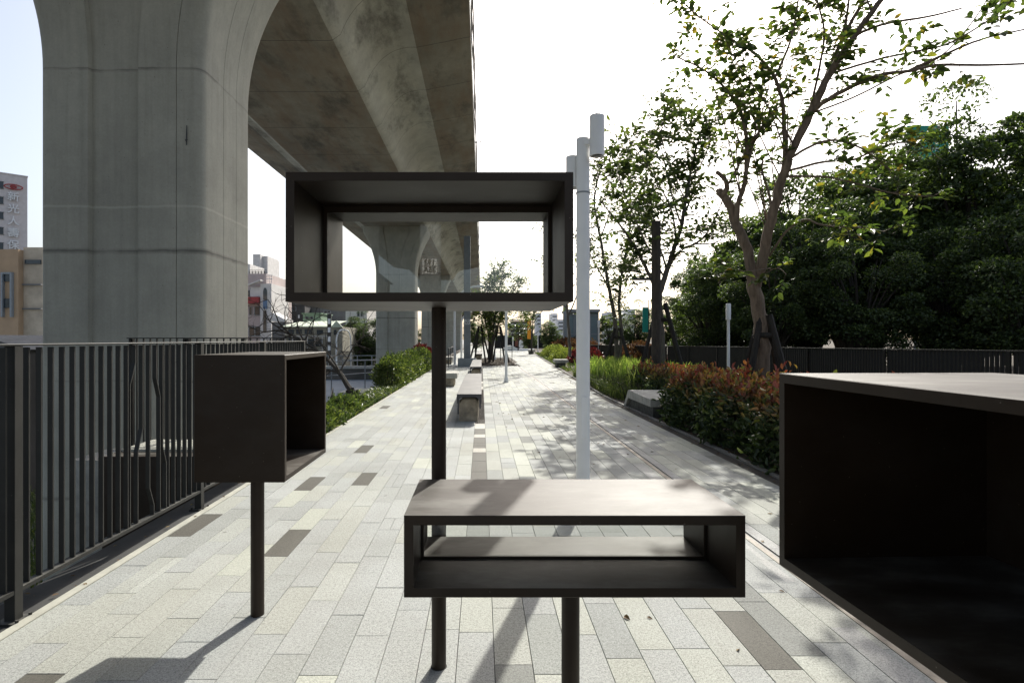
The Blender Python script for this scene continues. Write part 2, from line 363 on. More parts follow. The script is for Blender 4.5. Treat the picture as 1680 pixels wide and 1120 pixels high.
def norm(a): return a/np.maximum(np.linalg.norm(a, axis=1, keepdims=True), 1e-9)
def leaves(pos, ax, nrm, size, width=0.5, fancy=False, curl=0.15):
    """pos (n,3) base point, ax direction of the leaf, nrm its normal, size (n,)"""
    n = len(pos); ax = norm(ax); side = norm(np.cross(ax, nrm)); nrm = np.cross(side, ax); s = size[:, None]
    if fancy:
        P0 = pos; L1 = pos+ax*s*.32+side*s*width*.48+nrm*s*curl*.6; L2 = pos+ax*s*.72+side*s*width*.34+nrm*s*curl*.4
        T = pos+ax*s-nrm*s*curl; M = pos+ax*s*.5-nrm*s*0.0
        R1 = pos+ax*s*.32-side*s*width*.48+nrm*s*curl*.6; R2 = pos+ax*s*.72-side*s*width*.34+nrm*s*curl*.4
        V = np.stack([P0, L1, L2, T, R2, R1], 1).reshape(-1, 3); b = np.arange(n)[:, None]*6
        Q = np.concatenate([b+np.array([[0, 1, 2, 3]]), b+np.array([[0, 3, 4, 5]])], 1).reshape(-1, 4)
    else:
        V = np.stack([pos, pos+ax*s*.5+side*s*width*.5+nrm*s*curl*.5, pos+ax*s, pos+ax*s*.5-side*s*width*.5+nrm*s*curl*.5], 1).reshape(-1, 3)
        Q = np.arange(n)[:, None]*4+np.array([[0, 1, 2, 3]])
    return V, Q
def rdir(n, up=0.0):
    d = RNG.normal(size=(n, 3)); d[:, 2] += up; return norm(d)

# ------------------------------------------------------------------ the setting: ground, paving, kerbs
tag(MB().box(-1500, 1500, -300, 3500, -3.6, -3.0).build('ground', ASPH), kind='structure')
tag(MB().box(-2.74, 700, -60, 900, -2.99, -0.06).build('terrain', SOIL), kind='structure')
tag(MB().box(-3.15, -2.745, 8.1, 140, -2.99, -0.05).build('embankment', SOIL), kind='structure')
tag(MB().box(-2.45, 3.26, -8, 130, -0.055, -0.012).build('paving_bed', plain('joint_sand', (0.05, 0.045, 0.04), 0.95, 0.3, 20)), kind='structure')
mb_ = MB(); mb_.prism([(3.27, -8), (60, -8), (60, 130), (9.3, 130), (3.27, 14.5)], -0.05, -0.003, 'z'); tag(mb_.build('planting_bed', SOIL), kind='structure')
mb_ = MB(); mb_.prism([(3.27, 14.6), (9.2, 130), (3.27, 130)], -0.05, -0.0125, 'z'); tag(mb_.build('paving_bed', SOIL), kind='structure')
# pavers: one sheet, every stone modelled with its joint
def edge(y): return 3.2+np.maximum(0, np.asarray(y)-15)*0.052
def build_pavers():
    PW, PL, G = 0.1752, 0.553, 0.0015
    rnd = random.Random(5)
    V = []; Fc = []; tone = []
    dark = {(-2.393, 4.31): 1, (-1.517, 3.918): 1, (-1.867, 5.62): 1, (-1.342, 5.82): 1, (-1.692, 7.47): 1, (-2.043, 1.99): 1, (1.286, 2.575): 1, (-2.218, 12.2): 1, (-1.692, 15.5): 1}
    u = 0.0597-PW*14; k = -14
    def stone(x0, x1, y0, y1, c):
        z = rnd.uniform(-0.0008, 0.0008); tx = rnd.uniform(-.0006, .0006); b = 0.0012
        x0 += G; x1 -= G; y0 += G; y1 -= G; n = len(V)
        V.extend([(x0, y0, -.011), (x1, y0, -.011), (x1, y1, -.011), (x0, y1, -.011), (x0, y0, z-b), (x1, y0, z-b+tx), (x1, y1, z-b+tx), (x0, y1, z-b),
                  (x0+b, y0+b, z), (x1-b, y0+b, z+tx), (x1-b, y1-b, z+tx), (x0+b, y1-b, z)])
        for a in range(4):
            q = (a+1) % 4; Fc.append((n+a, n+q, n+4+q, n+4+a)); Fc.append((n+4+a, n+4+q, n+8+q, n+8+a))
        Fc.append((n+8, n+9, n+10, n+11)); tone.extend([c]*9)
    while u < 7.6:
        x0, x1 = u, (min(u+PW, 3.2) if u < 3.2 else u+PW); left = u < -0.12; kk = round((u-0.0597)/PW)
        centre = kk == -1
        if 1.9 < u+PW/2 < 2.12:
            x1 = 1.935
        x0b = x0
        if 1.9 < u < 2.12: x0b = x0
        marks = sorted(y for (uu, y) in dark if abs(uu-u) < 0.03)
        y = (marks[0]-PL*20 if marks else -7.5+rnd.uniform(0, PL))
        segs = []
        while y < 125:
            if centre and y > 4.3: L = rnd.choice([PL*.5, PL*.5, PL*.35, PL])
            elif marks and y < marks[-1]+PL*1.5: L = PL
            else: L = PL if rnd.random() < .82 else (PL*.5 if rnd.random() < .6 else PL*1.35)
            segs.append((y, y+L)); y += L
        for (a, b_) in segs:
            if b_ < -7.4: continue
            if u+PW > 3.21 and a < 15+(u+PW-3.2)/.052: continue
            r = rnd.random()
            isd = any(abs(a-mm) < 0.05 for mm in marks)
            if isd: c = (0.105, 0.1, 0.086)
            elif centre and a > 4.3:
                if 10.2 < a < 16.7 or 19.5 < a < 29: continue
                c = (0.135, 0.13, 0.115) if rnd.random() < .72 else (0.52, 0.5, 0.45)
            else:
                base = 0.385 if left else 0.36
                v = base*rnd.uniform(.95, 1.05); k_ = .55 if left else 1.0
                c = (v, v, v)
                if r < (.05 if left else .12): c = (v*1.2, v*1.2, v*1.09)
                elif r < .22: c = (v*(1+.09*k_), v*(1+.085*k_), v*(1+.01*k_))
                elif r < .42: c = (v*(1-.12*k_), v*(1-.11*k_), v*(1-.11*k_))
                elif r < .50: c = (v*(1-.22*k_), v*(1-.21*k_), v*(1-.23*k_))
                elif r < .68: c = (v*1.01, v*1.0, v*.94)
                if not left and r > .945: c = (v*.6, v*.6, v*.58)
                c = (c[0]*.97, c[1], c[2]*.965)
            # island bed cut-out
            if 31 < a < 46 and -0.1+(a-31)*0.02 < u < 2.2 - max(0, (36-a))*.35: continue
            if 1.90 < u+PW/2 < 2.12: continue
            if rnd.random() < 0.05 and not isd and not centre:
                s_ = rnd.uniform(.35, .65); mm2 = rnd.uniform(.93, 1.12); xm = x0+(x1-x0)*s_
                stone(x0, xm, a, b_, c); stone(xm, x1, a, b_, tuple(q*mm2 for q in c))
            else: stone(x0, x1, a, b_, c)
        u += PW
    # strips either side of the rail
    for (x0, x1) in ((1.812, 1.945), (2.06, 2.162)):
        y = -7
        while y < 125:
            L = PL; v = .38*rnd.uniform(.85, 1.15)
            if not 31 < y < 46: stone(x0, x1, y, y+L, (v, v, v*.97))
            y += L
    me = bpy.data.meshes.new('paving'); me.from_pydata(V, [], Fc); me.update()
    ca = me.color_attributes.new('tone', 'FLOAT_COLOR', 'CORNER'); arr = np.ones((len(me.loops), 4), dtype=np.float32)
    arr[:, :3] = np.repeat(np.array(tone, dtype=np.float32), 4, axis=0); ca.data.foreach_set('color', arr.ravel())
    o = bpy.data.objects.new('paving', me); finish(o, 'paving', PAV, None, False); tag(o, kind='structure')
build_pavers()
# left kerb line and gutter
tag(MB().box(-2.455, -2.396, -8, 130, -0.05, 0.003).build('kerb', KERB), kind='structure')
tag(MB().box(-2.735, -2.456, -8, 8.1, -0.05, -0.012).build('gutter', GUTTER), kind='structure')
mk = MB(); mk.prism([(3.205, -8), (3.265, -8), (3.265, 15), (9.31, 130), (9.24, 130), (3.205, 15)], -0.05, 0.012, 'z'); tag(mk.build('edge_kerb', plain('edge_stone', (0.20, 0.195, 0.18), 0.85, 0.2, 8)), kind='structure')
# rail sunk in the paving
t_ = thing('embedded_rail', 'old narrow rail sunk in a slot running along the light paving', 'rail', (2.0, 0, 0))
MB().box(-0.014, 0.030, -7, 118, -0.011, 0.003).build('rail_head', RUST, t_)
MB().box(-0.060, -0.015, -7, 118, -0.0115, -0.009).build('slot_gravel', BLACK, t_)
MB().box(0.031, 0.058, -7, 118, -0.0118, -0.009).build('slot', BLACK, t_)

# ------------------------------------------------------------------ viaduct
def qbez(a, b, c, n):
    return [(a[0]*(1-t)**2+2*b[0]*t*(1-t)+c[0]*t*t, a[1]*(1-t)**2+2*b[1]*t*(1-t)+c[1]*t*t) for t in [i/n for i in range(n+1)]]
HS = 7.78+H; HW = 9.5+H; UC = -6.0
right = [(2.0, HS), (2.12, HS+.02)] + qbez((2.32, HS+.16), (2.85, HW-.25), (3.95, HW-.33), 14) + [(5.62, HW), (5.66, HW+.03), (5.66, HW+1.05), (5.46, HW+1.05), (5.44, HW+.35)]
left = [(-a, b) for a, b in right][::-1]
prof = [(UC+a, b) for a, b in right+left]
vd = thing('viaduct_deck', 'long raised concrete rail viaduct running overhead along the left of the path', 'viaduct', (UC, 0, HS))
mb = MB()
def ext(mb, prof, ys, mats_of):
    n = len(prof)
    vs = [(x-UC, y, z-HS) for y in ys for x, z in prof]; 
    base = len(mb.v); mb.v += vs
    for i in range(len(ys)-1):
        for j in range(n):
            q = (j+1) % n
            mb.f.append((base+i*n+j, base+i*n+q, base+(i+1)*n+q, base+(i+1)*n+j)); mb.m.append(mats_of(j))
    mb.f.append(tuple(base+j for j in range(n))); mb.m.append(0); mb.f.append(tuple(base+(len(ys)-1)*n+j for j in range(n))[::-1]); mb.m.append(0)
nr = len(right)
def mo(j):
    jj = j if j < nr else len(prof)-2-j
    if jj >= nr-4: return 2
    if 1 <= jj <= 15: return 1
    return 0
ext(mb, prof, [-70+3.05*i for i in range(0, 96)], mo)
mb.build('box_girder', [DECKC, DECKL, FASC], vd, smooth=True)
mc = MB()
for s in (1, -1):
    for dz, dx in ((0.15, .05), (0.55, .07), (0.8, .06)):
        mc.tube([(s*(5.66+dx+.03*math.sin(y*0.9+dz*9)), y, HW-HS+dz+.03*math.sin(y*.7)) for y in range(-60, 200, 3)], 0.022, 5)
mc.build('cable', BLACK, vd)
mc = MB()
for yy in (27.5, 33.5, 58, 90): mc = MB(); mc.prism([(5.66, HW-HS+.02), (5.98, HW-HS+.02), (5.98, HW-HS+.2), (5.94, HW-HS+.2), (5.94, HW-HS+.06), (5.66, HW-HS+.06)], yy, yy+.05); mc.build('bracket', GREYP, vd)
# piers
def pier_ring(z):
    h = z-H; s = 0.0
    if h > 4.5: s = min(0.10*(h-4.5)**2, 0.85)
    a = 1.37+s; b = 0.99+s*.35; r = 0.18; g = s*0.9
    pts = []
    def arc(cx, cy, a0):
        for k in range(5):
            an = R(a0+k*22.5); pts.append((cx+r*math.cos(an), cy+r*math.sin(an), z))
    # front side (y = -b) left to right with a shallow channel and v-joint
    arc(-a+r, -b+r, 180)
    gl = -.50-g*.35; gr = .27+g; d = .07
    for (x, y) in ((gl-.03, -b), (gl, -b+d), (gr, -b+d), (gr+.035, -b), (a-.44, -b), (a-.432, -b+.02), (a-.424, -b)): pts.append((x, y, z))
    arc(a-r, -b+r, 270)
    for (x, y) in ((a, -.22), (a-.015, -.212), (a, -.204), (a, .30), (a-.012, .308), (a, .316)): pts.append((x, y, z))
    arc(a-r, b-r, 0)
    for (x, y) in ((.5, b), (.47, b-d), (-.47, b-d), (-.5, b)): pts.append((x, y, z))
    arc(-a+r, b-r, 90)
    return pts
zs = [-3.0, 0.8, 3.0, 5.98] + [6.0+0.164*k*1 for k in range(1, 21)]
zs = [z for z in zs if z < HS-0.02]+[HS-0.004]
mp = MB(); mp.loft([pier_ring(z) for z in zs])
PX = UC; pier0 = mp.build('viaduct_pier', CONC, None, smooth=True); pier0.location = (PX, 10.39, 0)
PL_ = ['nearest giant concrete pier with flared head behind the left fence', 'second concrete pier, seen between the hedge and the steel post', 'third concrete pier down the row, partly behind the steel post', 'fourth concrete pier down the row behind the curved white lamps', 'farthest concrete pier down the row behind the grey number mast']
tag(pier0, PL_[0], 'pier', 'piers of the viaduct')
for k in range(1, 5):
    o = pier0.copy(); COL.objects.link(o); o.location = (PX, 10.39+30*k, 0); o['label'] = PL_[k]
o = pier0.copy(); COL.objects.link(o); o.location = (PX, -19.6, 0); o['label'] = 'concrete pier behind the viewer, mirrored faintly in the glass of the raised box'
mm = MB(); mm.tube([P(306.5, 206, 9.385), P(306.3, 222, 9.38), P(306, 238, 9.38)], [.006, .011, .008], 5); mm.tube([P(306, 229, 9.375), P(305.4, 232, 9.37)], [.02, .012], 5)
q = mm.build('tar_streak', BLACK); q.parent = pier0; q.location = (-PX, -10.39, 0)

# ------------------------------------------------------------------ brown steel viewing boxes
def shell(x0, x1, y0, y1, z0, z1, th, open_axis='y', closed_far=False, closed_near=False):
    """rectangular steel tube with mitred lips; open along y or x"""
    mb = MB(); b = 0.0025
    if open_axis == 'y':
        f = lambda a, z, y: (a, y, z); A0, A1, B0, B1 = x0, x1, y0, y1
    else:
        f = lambda a, z, x: (x, a, z); A0, A1, B0, B1 = y0, y1, x0, x1
    O = [(A0, z0), (A1, z0), (A1, z1), (A0, z1)]; I = [(A0+th, z0+th), (A1-th, z0+th), (A1-th, z1-th), (A0+th, z1-th)]
    Ob = [(A0+b, z0+b), (A1-b, z0+b), (A1-b, z1-b), (A0+b, z1-b)]
    rings = [[f(a, z, B0+b) for a, z in O], [f(a, z, B1-b) for a, z in O], [f(a, z, B1) for a, z in Ob], [f(a, z, B1) for a, z in I],
             [f(a, z, B0) for a, z in I], [f(a, z, B0) for a, z in Ob], [f(a, z, B0+b) for a, z in O]]
    mb.loft(rings, cap=False)
    if closed_far:
        if open_axis == 'y': mb.box(x0+th-.001, x1-th+.001, y1-th, y1-.003, z0+th-.001, z1-th+.001)
        else: mb.box(x1-th, x1-.003, y0+th-.001, y1-th+.001, z0+th-.001, z1-th+.001)
    if closed_near:
        if open_axis == 'y': mb.box(x0+th-.001, x1-th+.001, y0+.003, y0+th, z0+th-.001, z1-th+.001)
        else: mb.box(x0+.003, x0+th, y0+th-.001, y1-th+.001, z0+th-.001, z1-th+.001)
    return mb
def glass_frame(t, x0, x1, yc, z0, z1, th=.024):
    i = .0006
    mb = MB()
    x0 += i; x1 -= i; z0 += i; z1 -= i
    mb.box(x0, x1, yc-.008, yc+.008, z0, z0+th*.55); mb.box(x0, x1, yc-.008, yc+.008, z1-th, z1)
    mb.box(x0, x0+th*.5, yc-.008, yc+.008, z0+th*.55, z1-th); mb.box(x1-th*.5, x1, yc-.008, yc+.008, z0+th*.55, z1-th)
    mb.build('pane_frame', BROWN, t)
    MB().box(x0+th*.5, x1-th*.5, yc-.003, yc+.003, z0+th*.55, z1-th).build('glass_pane', GLASS, t)
TH = .034
# raised window box, eye height
a = P(468, 494.5, 2.15); b = P(941, 282, 2.15)
t_ = thing('viewing_box', 'largest brown steel window box raised at eye height on a round post', 'viewing box', (P(720, 556, 2.6).x, 2.60, 0), group='brown steel viewing boxes')
lx, ly = t_.location.x, t_.location.y
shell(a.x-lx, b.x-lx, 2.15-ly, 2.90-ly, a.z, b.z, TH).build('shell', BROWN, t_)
glass_frame(t_, a.x-lx+TH, b.x-lx-TH, 2.56-ly, a.z+TH, b.z-TH, .03)
MB().cyl(0, 0, -.01, a.z-.001, .0335, n=28).build('post', BROWN, t_, smooth=True)
MB().lathe(0, 0, [(.039, -.01), (.038, .001), (.034, .002)], 20).build('sealant', GUTTER, t_, smooth=True)
# low long box in the middle
ZB = 2.01; a = P(662.5, 980, ZB); b = P(1223.5, 845.5, ZB)
t_ = thing('viewing_box', 'low wide brown steel box in front centre with a see-through slot and lit top', 'viewing box', (P(936, 556, 2.27).x, 2.27, 0), group='brown steel viewing boxes')
lx, ly = t_.location.x, t_.location.y
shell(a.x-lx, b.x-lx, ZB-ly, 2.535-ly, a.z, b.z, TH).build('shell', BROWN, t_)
glass_frame(t_, a.x-lx+TH, b.x-lx-TH, 2.285-ly, a.z+TH, b.z-TH, .018)
MB().cyl(0, 0, -.01, a.z-.001, .036, n=28).build('post', BROWN, t_, smooth=True)
# left box, open to the right
ZL = 2.86; a = P(318, 791, ZL); b = P(467, 582, ZL)
t_ = thing('viewing_box', 'squarish dark brown steel box on a thin post at left, open on its right side', 'viewing box', (P(422.5, 556, 3.09).x, 3.09, 0), group='brown steel viewing boxes')
lx, ly = t_.location.x, t_.location.y
shell(a.x-lx, b.x-lx, ZL-ly, 3.62-ly, a.z, b.z, .026, 'x', closed_near=True).build('shell', BROWN, t_)
MB().cyl(0, 0, -.01, a.z-.001, .0355, n=28).build('post', BROWN, t_, smooth=True)
# big box at the right edge, open toward the left
t_ = thing('viewing_box', 'big dark steel box cut off by the right edge, open side toward the path', 'viewing box', (P(1278, 556, 2.2).x, 2.2, 0), R(2.2), group='brown steel viewing boxes')
zt = P(0, 612, 2.2).z; zb = P(0, 925, 2.2).z
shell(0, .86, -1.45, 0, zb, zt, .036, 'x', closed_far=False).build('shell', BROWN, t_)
MB().box(.80, .82, -1.413, -.037, zb+.037, zt-.037).build('back_panel', BROWN, t_)
MB().cyl(.43, -.72, -.01, zb-.001, .036, n=24).build('post', BROWN, t_, smooth=True)
# sunlit low box beyond the left fence
t_ = thing('steel_planter', 'low dark brown steel box with sunlit top behind the left fence', 'planter', (-3.62, 6.6, -3.0))
MB().box(-.52, .5, -.42, .5, 0, 3.22, bev=.004).build('body', BROWN, t_)
MB().box(-.47, .44, -.15, .46, 3.221, 3.25).build('sunlit_top', KERB, t_)  # pale slab colour stands in for sun on the box top

def fallen(name, label, x0, x1, y0, y1, n, mat, sz=.05):
    pos = np.stack([RNG.uniform(x0, x1, n), RNG.uniform(y0, y1, n), np.full(n, .004)], 1)
    ax = RNG.normal(size=(n, 3)); ax[:, 2] *= .08; nr_ = RNG.normal(size=(n, 3))*.25; nr_[:, 2] = 1
    V, Q = leaves(pos, ax, nr_, sz*RNG.uniform(.5, 1.2, n), .5, True, .18)
    V[:, 2] = np.maximum(V[:, 2], .0015)
    tag(np_mesh(name, V, Q, mat), label, 'leaves', kind='stuff')
DRYL = mat_leaf('leaf_dry', [(0, (0.10, 0.06, 0.03)), (0.6, (0.16, 0.10, 0.05)), (1, (0.25, 0.2, 0.06))], 0.15, 0.7)
fallen('fallen_leaves', 'scattered dry leaves on the right side of the path', .3, 3.25, 2.5, 22, 130, DRYL)
fallen('fallen_leaves', 'dry leaves gathered along the planting edge', 3.05, 3.5, 3, 26, 420, DRYL)
fallen('fallen_leaves', 'few dry leaves in the gutter by the left fence', -2.7, -2.4, 2, 8, 60, DRYL, .035)

# ------------------------------------------------------------------ left fence
FU = -2.51
def fence_panel(mb, y0, y1, x, zt, kinks, sp=.0875):
    i = 0; y = y0+.06
    while y < y1-.03:
        x0, x1 = x-.017, x+.014; t = .005
        kk = kinks.get(i)
        if kk:
            pts = sorted(kk)
            def yy(z): 
                zs_ = [p[0] for p in pts]; ds = [p[1] for p in pts]
                return y+float(np.interp(z, zs_, ds))
            zl = [.165]+[p[0] for p in pts]+[zt-.008]
            mb.loft([[(x0, yy(z)-t, z), (x1, yy(z)-t, z), (x1, yy(z)+t, z), (x0, yy(z)+t, z)] for z in zl])
        else: mb.box(x0, x1, y-t, y+t, .165, zt-.008)
        i += 1; y += sp
t_ = thing('railing', 'near dark grey steel railing with upright flat bars along the left edge', 'railing', (FU, 0, 0))
kink = {11: [(1.33, 0), (1.17, -.062)], 12: [(.84, 0), (.68, -.06)], 13: [(.38, 0), (.24, .055)], 14: [(1.2, 0), (1.05, .052)], 15: [(.66, 0), (.52, .05)]}
ys = [-1.1, 1.05, 3.04, 5.04, 6.5, 7.95]
for i in range(len(ys)-1):
    mb = MB(); fence_panel(mb, ys[i]+.03, ys[i+1]-.03, 0, 1.462, kink if i == 2 else {}); mb.build('bar_panel', FENCE, t_)
mb = MB(); mb.box(-.03, .032, -1.1, 7.98, 1.463, 1.474, bev=.002); mb.build('top_rail', FENCE, t_)
mb = MB(); mb.box(-.026, .028, -1.1, 7.98, .142, .164); mb.build('bottom_rail', FENCE, t_)
for y in ys:
    p = MB().box(-.028, .030, y-.028, y+.028, -.012, 1.4625, bev=.002).build('post', FENCE, t_)
    m2 = MB(); m2.box(-.06, .07, y-.06, y+.06, -.0115, .0)
    for dx in (-.045, .055):
        for dy in (-.045, .045): m2.cyl(dx, y+dy, 0, .016, .009, n=6)
    m2.build('base_plate', FENCE, p)
# return fence round the stair behind
def simple_rail(name, label, x0, x1, y, zt, sp, mat, z0=-.05, grp=None, npost=4):
    t = thing(name, label, 'railing', (x0, y, z0), group=grp)
    mb = MB(); n = int((x1-x0)/sp)
    for i in range(n+1): mb.box(i*sp, i*sp+.012, -.014, .014, .08, zt-z0)
    mb.build('bar_panel', mat, t)
    MB().box(-.03, x1-x0+.03, -.03, .03, zt-z0, zt-z0+.014).build('top_rail', mat, t)
    for k in range(npost): 
        xx = (x1-x0)*k/(npost-1); MB().box(xx-.028, xx+.028, .016, .07, 0, zt-z0-.001).build('post', mat, t)
    return t
simple_rail('railing', 'short dark railing crossing at the end of the left fence before the pier', -5.0, -2.60, 8.06, 1.505, .095, FENCE)
tag(MB().box(-5.3, -2.745, 7.3, 8.095, -2.99, -0.06).build('landing', CONCB), kind='structure')

# ------------------------------------------------------------------ white three-head lamp
def three_head_lamp(label, x, y, s=1.0, ht=3.3):
    t = thing('street_lamp', label, 'street lamp', (x, y, 0), group='white path lamps')
    MB().lathe(0, 0, [(.065, 0), (.065, ht), (.06, ht+.005)], 28).build('pole', WHITEP, t, smooth=True)
    for (dx, dy, z0, z1, r) in ((.115, -.10, 3.235, 3.62, .069), (-.015, .0, 3.0, 3.44, .064), (-.085, .09, 2.98, 3.29, .066)):
        if dx == -.015: continue
        h = MB().lathe(dx, dy, [(r-.012, z0+.03), (r-.012, z0), (r, z0), (r, z1-.004), (r-.006, z1)], 28).build('lamp_head', WHITEP, t, smooth=True)
        MB().cyl(dx, dy, z0+.02, z0+.028, r-.013, n=24).build('lens', BLACK, h)
        MB().box(min(dx, 0)*.6, max(dx, 0)*.6+.01, min(dy, 0)*.7-.01, max(dy, 0)*.7+.01, z0+.12, z0+.17).build('bracket', WHITEP, h)
    mb = MB(); mb.lathe(0, 0, [(.069, 2.9), (.069, 2.915)], 28); mb.build('strap', GREYP, t, smooth=True)
    MB().box(-.03, .03, -.071, -.06, .55, .95, bev=.003).build('access_door', WHITEP, t)
    MB().lathe(0, 0, [(.12, -.01), (.12, .01), (.07, .015)], 28).build('base_plate', WHITEP, t, smooth=True)
pz = 5.48
three_head_lamp('tall white lamp pole with staggered cylinder heads just right of the raised box', (956.5-VX)/F*pz, pz, ht=3.43)
def slim_lamp(label, px, base_y, top_y, w=.085, Z=None):
    Z = Z or H*F/(base_y-VY); x = (px-VX)/F*Z; top = H+(VY-top_y)/F*Z
    t = thing('street_lamp', label, 'street lamp', (x, Z, 0), group='white path lamps')
    r = w/2
    MB().lathe(0, 0, [(r*1.9, 0), (r*1.7, .12), (r, .2), (r*.9, top-.45)], 14).build('pole', WHITEP, t, smooth=True)
    MB().lathe(0, 0, [(r*.9, top-.45), (r*1.6, top-.44), (r*1.6, top), (r*1.3, top+.02)], 14).build('lamp_head', WHITEP, t, smooth=True)
    return t
slim_lamp('white lamp pole standing on the paving right of the steel bench', 830.5, 627, 490, .095)
slim_lamp('thin white lamp pole rising from the tree bed in the middle distance', 812, 590, 524, .09)
slim_lamp('white lamp pole in front of the dark right fence beside the near tree trunk', 1195, 650, 499, .085, Z=16.2)
slim_lamp('short white lamp pole before the dark fence left of the big grass clump', 982.5, 590, 526, .1, Z=38)
slim_lamp('small far white lamp pole above the red and orange shrubs', 930.5, 578, 535, .12, Z=58)
slim_lamp('thinnest far white lamp pole by the leafy sapling left of the round tree', 882.5, 574, 545, .1, Z=62)
slim_lamp('tiny far white pole in front of the dark hoarding', 841.5, 572, 552, .14, Z=88)
# curved white lamps
def curved_lamp(label, px, base_y, top_y, Z, bend, z0=0, w=.12):
    x = (px-VX)/F*Z; top = H+(VY-top_y)/F*Z-z0
    t = thing('street_lamp', label, 'street lamp', (x, Z, z0), group='curved white street lamps')
    pts = [(0, 0, 0), (0, 0, top*.72)]+[(bend*(1-math.cos(R(a))), 0, top*.72+top*.28*math.sin(R(a))) for a in range(10, 91, 10)]
    MB().tube(pts, [w*.6]+[w*.5]*(len(pts)-1), 10).build('pole', WHITEP, t, smooth=True)
    e = pts[-1]; s = 1 if bend > 0 else -1
    MB().box(min(e[0], e[0]+s*.4), max(e[0], e[0]+s*.4), -.12, .12, e[2]-.06, e[2]+.08, bev=.02).build('lamp_head', WHITEP, t)
curved_lamp('curved white lamp nearest the steel post, in front of the piers', 746, 590, 470, 33, 1.3)
curved_lamp('curved white lamp just left of the grey number mast', 757, 580, 508, 45, 1.6, w=.14)
curved_lamp('curved street lamp beyond the canal, left one by the gabled house', 552, 595, 541, 62, .6, z0=-2.0, w=.18)
curved_lamp('curved street lamp beyond the canal, right one before the dark trees', 575.5, 590, 542, 68, -.5, z0=-2.0, w=.16)

# ------------------------------------------------------------------ text helper
def text_mesh(body, size, mat, parent, loc, rot=(R(90), 0, 0), name='lettering', ext=.004, bold=0.0):
    cu = bpy.data.curves.new(name, 'FONT'); cu.body = body; cu.size = size; cu.extrude = ext; cu.align_x = 'CENTER'; cu.align_y = 'CENTER'
    cu.offset = bold
    to = bpy.data.objects.new(name+'_tmp', cu); COL.objects.link(to)
    dg = bpy.context.evaluated_depsgraph_get(); me = bpy.data.meshes.new_from_object(to.evaluated_get(dg))
    bpy.data.objects.remove(to); o = bpy.data.objects.new(name, me); o.data.materials.clear(); finish(o, name, mat, parent, False)
    o.location = loc; o.rotation_euler = rot; return o
# grey mast with number plate
def mast(label, x, y, w, top, plate_z, face, grp='grey number masts', pw=.27):
    t = thing('steel_mast', label, 'mast', (x, y, 0), group=grp)
    b0 = .55; 
    if face < 0: MB().box(-.5, .5, -.4, .4, -.02, b0-.1, bev=.02).build('plinth', GREYP, t)
    MB().box(-w/2, w/2, -w/2, w/2, b0-.1 if face < 0 else 0, top, bev=.01).build('mast', GREYD, t)
    yy = face*(w/2+.006)
    p = MB().box(-pw/2, pw/2, min(yy, yy-face*.008), max(yy, yy-face*.008), plate_z-pw*.5, plate_z+pw*.5).build('number_plate', SIGNW, t)
    rz = 0 if face < 0 else R(180); yo = yy+face*.002
    text_mesh('193', pw*.50, SIGNB, p, (0, yo, plate_z+pw*.25), (R(90), 0, rz), ext=.001, bold=.006)
    text_mesh('35A', pw*.50, SIGNB, p, (0, yo, plate_z-pw*.25), (R(90), 0, rz), ext=.001, bold=.006)
    MB().box(-pw/2, pw/2, min(yo, yo+face*.002), max(yo, yo+face*.002), plate_z-.008, plate_z+.008).build('divider', SIGNB, p)
    return t
mast('tall square grey mast with small number plate on a concrete plinth', (766.5-VX)/F*31, 31, .36, 7.1, 2.43, -1)
mast('square grey mast behind the viewer whose number plate is mirrored in the glass', -.95, -5.45, .36, 6.5, 2.83, 1, pw=.27)

# ------------------------------------------------------------------ benches
def steel_bench(label, x0, x1, y0, y1, zt, bl):
    t = thing('bench', label, 'bench', ((x0+x1)/2, y0, 0), group='steel benches on stone blocks')
    w = (x1-x0)/2; L = y1-y0
    mb = MB(); mb.box(-w, w, 0, L, zt-.012, zt)
    mb.box(-w, -w+.012, 0, L, zt-.17, zt-.0125); mb.box(w-.012, w, 0, L, zt-.17, zt-.0125)
    mb.prism([(-w+.013, zt-.013), (w-.013, zt-.013), (w-.013, zt-.26), (w-.04, zt-.26), (w-.04, zt-.1), (w-.1, zt-.055), (-w+.1, zt-.055), (-w+.04, zt-.1), (-w+.04, zt-.36), (-w+.013, zt-.36)], .01, .03)
    mb.build('seat', SEATST, t)
    rn = random.Random(int(y0*10))
    for k in range(2):
        yb = .12 if k == 0 else L-.6
        prof = [(-w*.78, 0), (w*.72, 0), (w*.78, .2), (w*.72, zt-.13), (w*.5, zt-.075), (-w*.55, zt-.075), (-w*.8, zt-.14), (-w*.86, .15)]
        rr = []
        for i, yy in enumerate((yb, yb+.03, yb+.22, yb+.4, yb+.43)):
            s_ = .93 if i in (0, 4) else 1
            rr.append([(p[0]*s_+rn.uniform(-.012, .012), yy, p[1]*(s_ if p[1] > .05 else 1)+(rn.uniform(-.012, .0) if p[1] > .05 else 0)) for p in prof])
        MB().loft(rr).build('stone_block', STONE, t, smooth=True)
    return t
steel_bench('long steel-topped bench on rough stone block, nearest left of the path', -.445, .0, 10.2, 16.3, .51, 1)
steel_bench('steel-topped bench right behind the longest one, before the grey mast', -.42, .0, 20.5, 27.5, .5, 1)
steel_bench('farthest steel-topped bench beside the black tree props', -.45, .05, 38, 44, .5, 1)
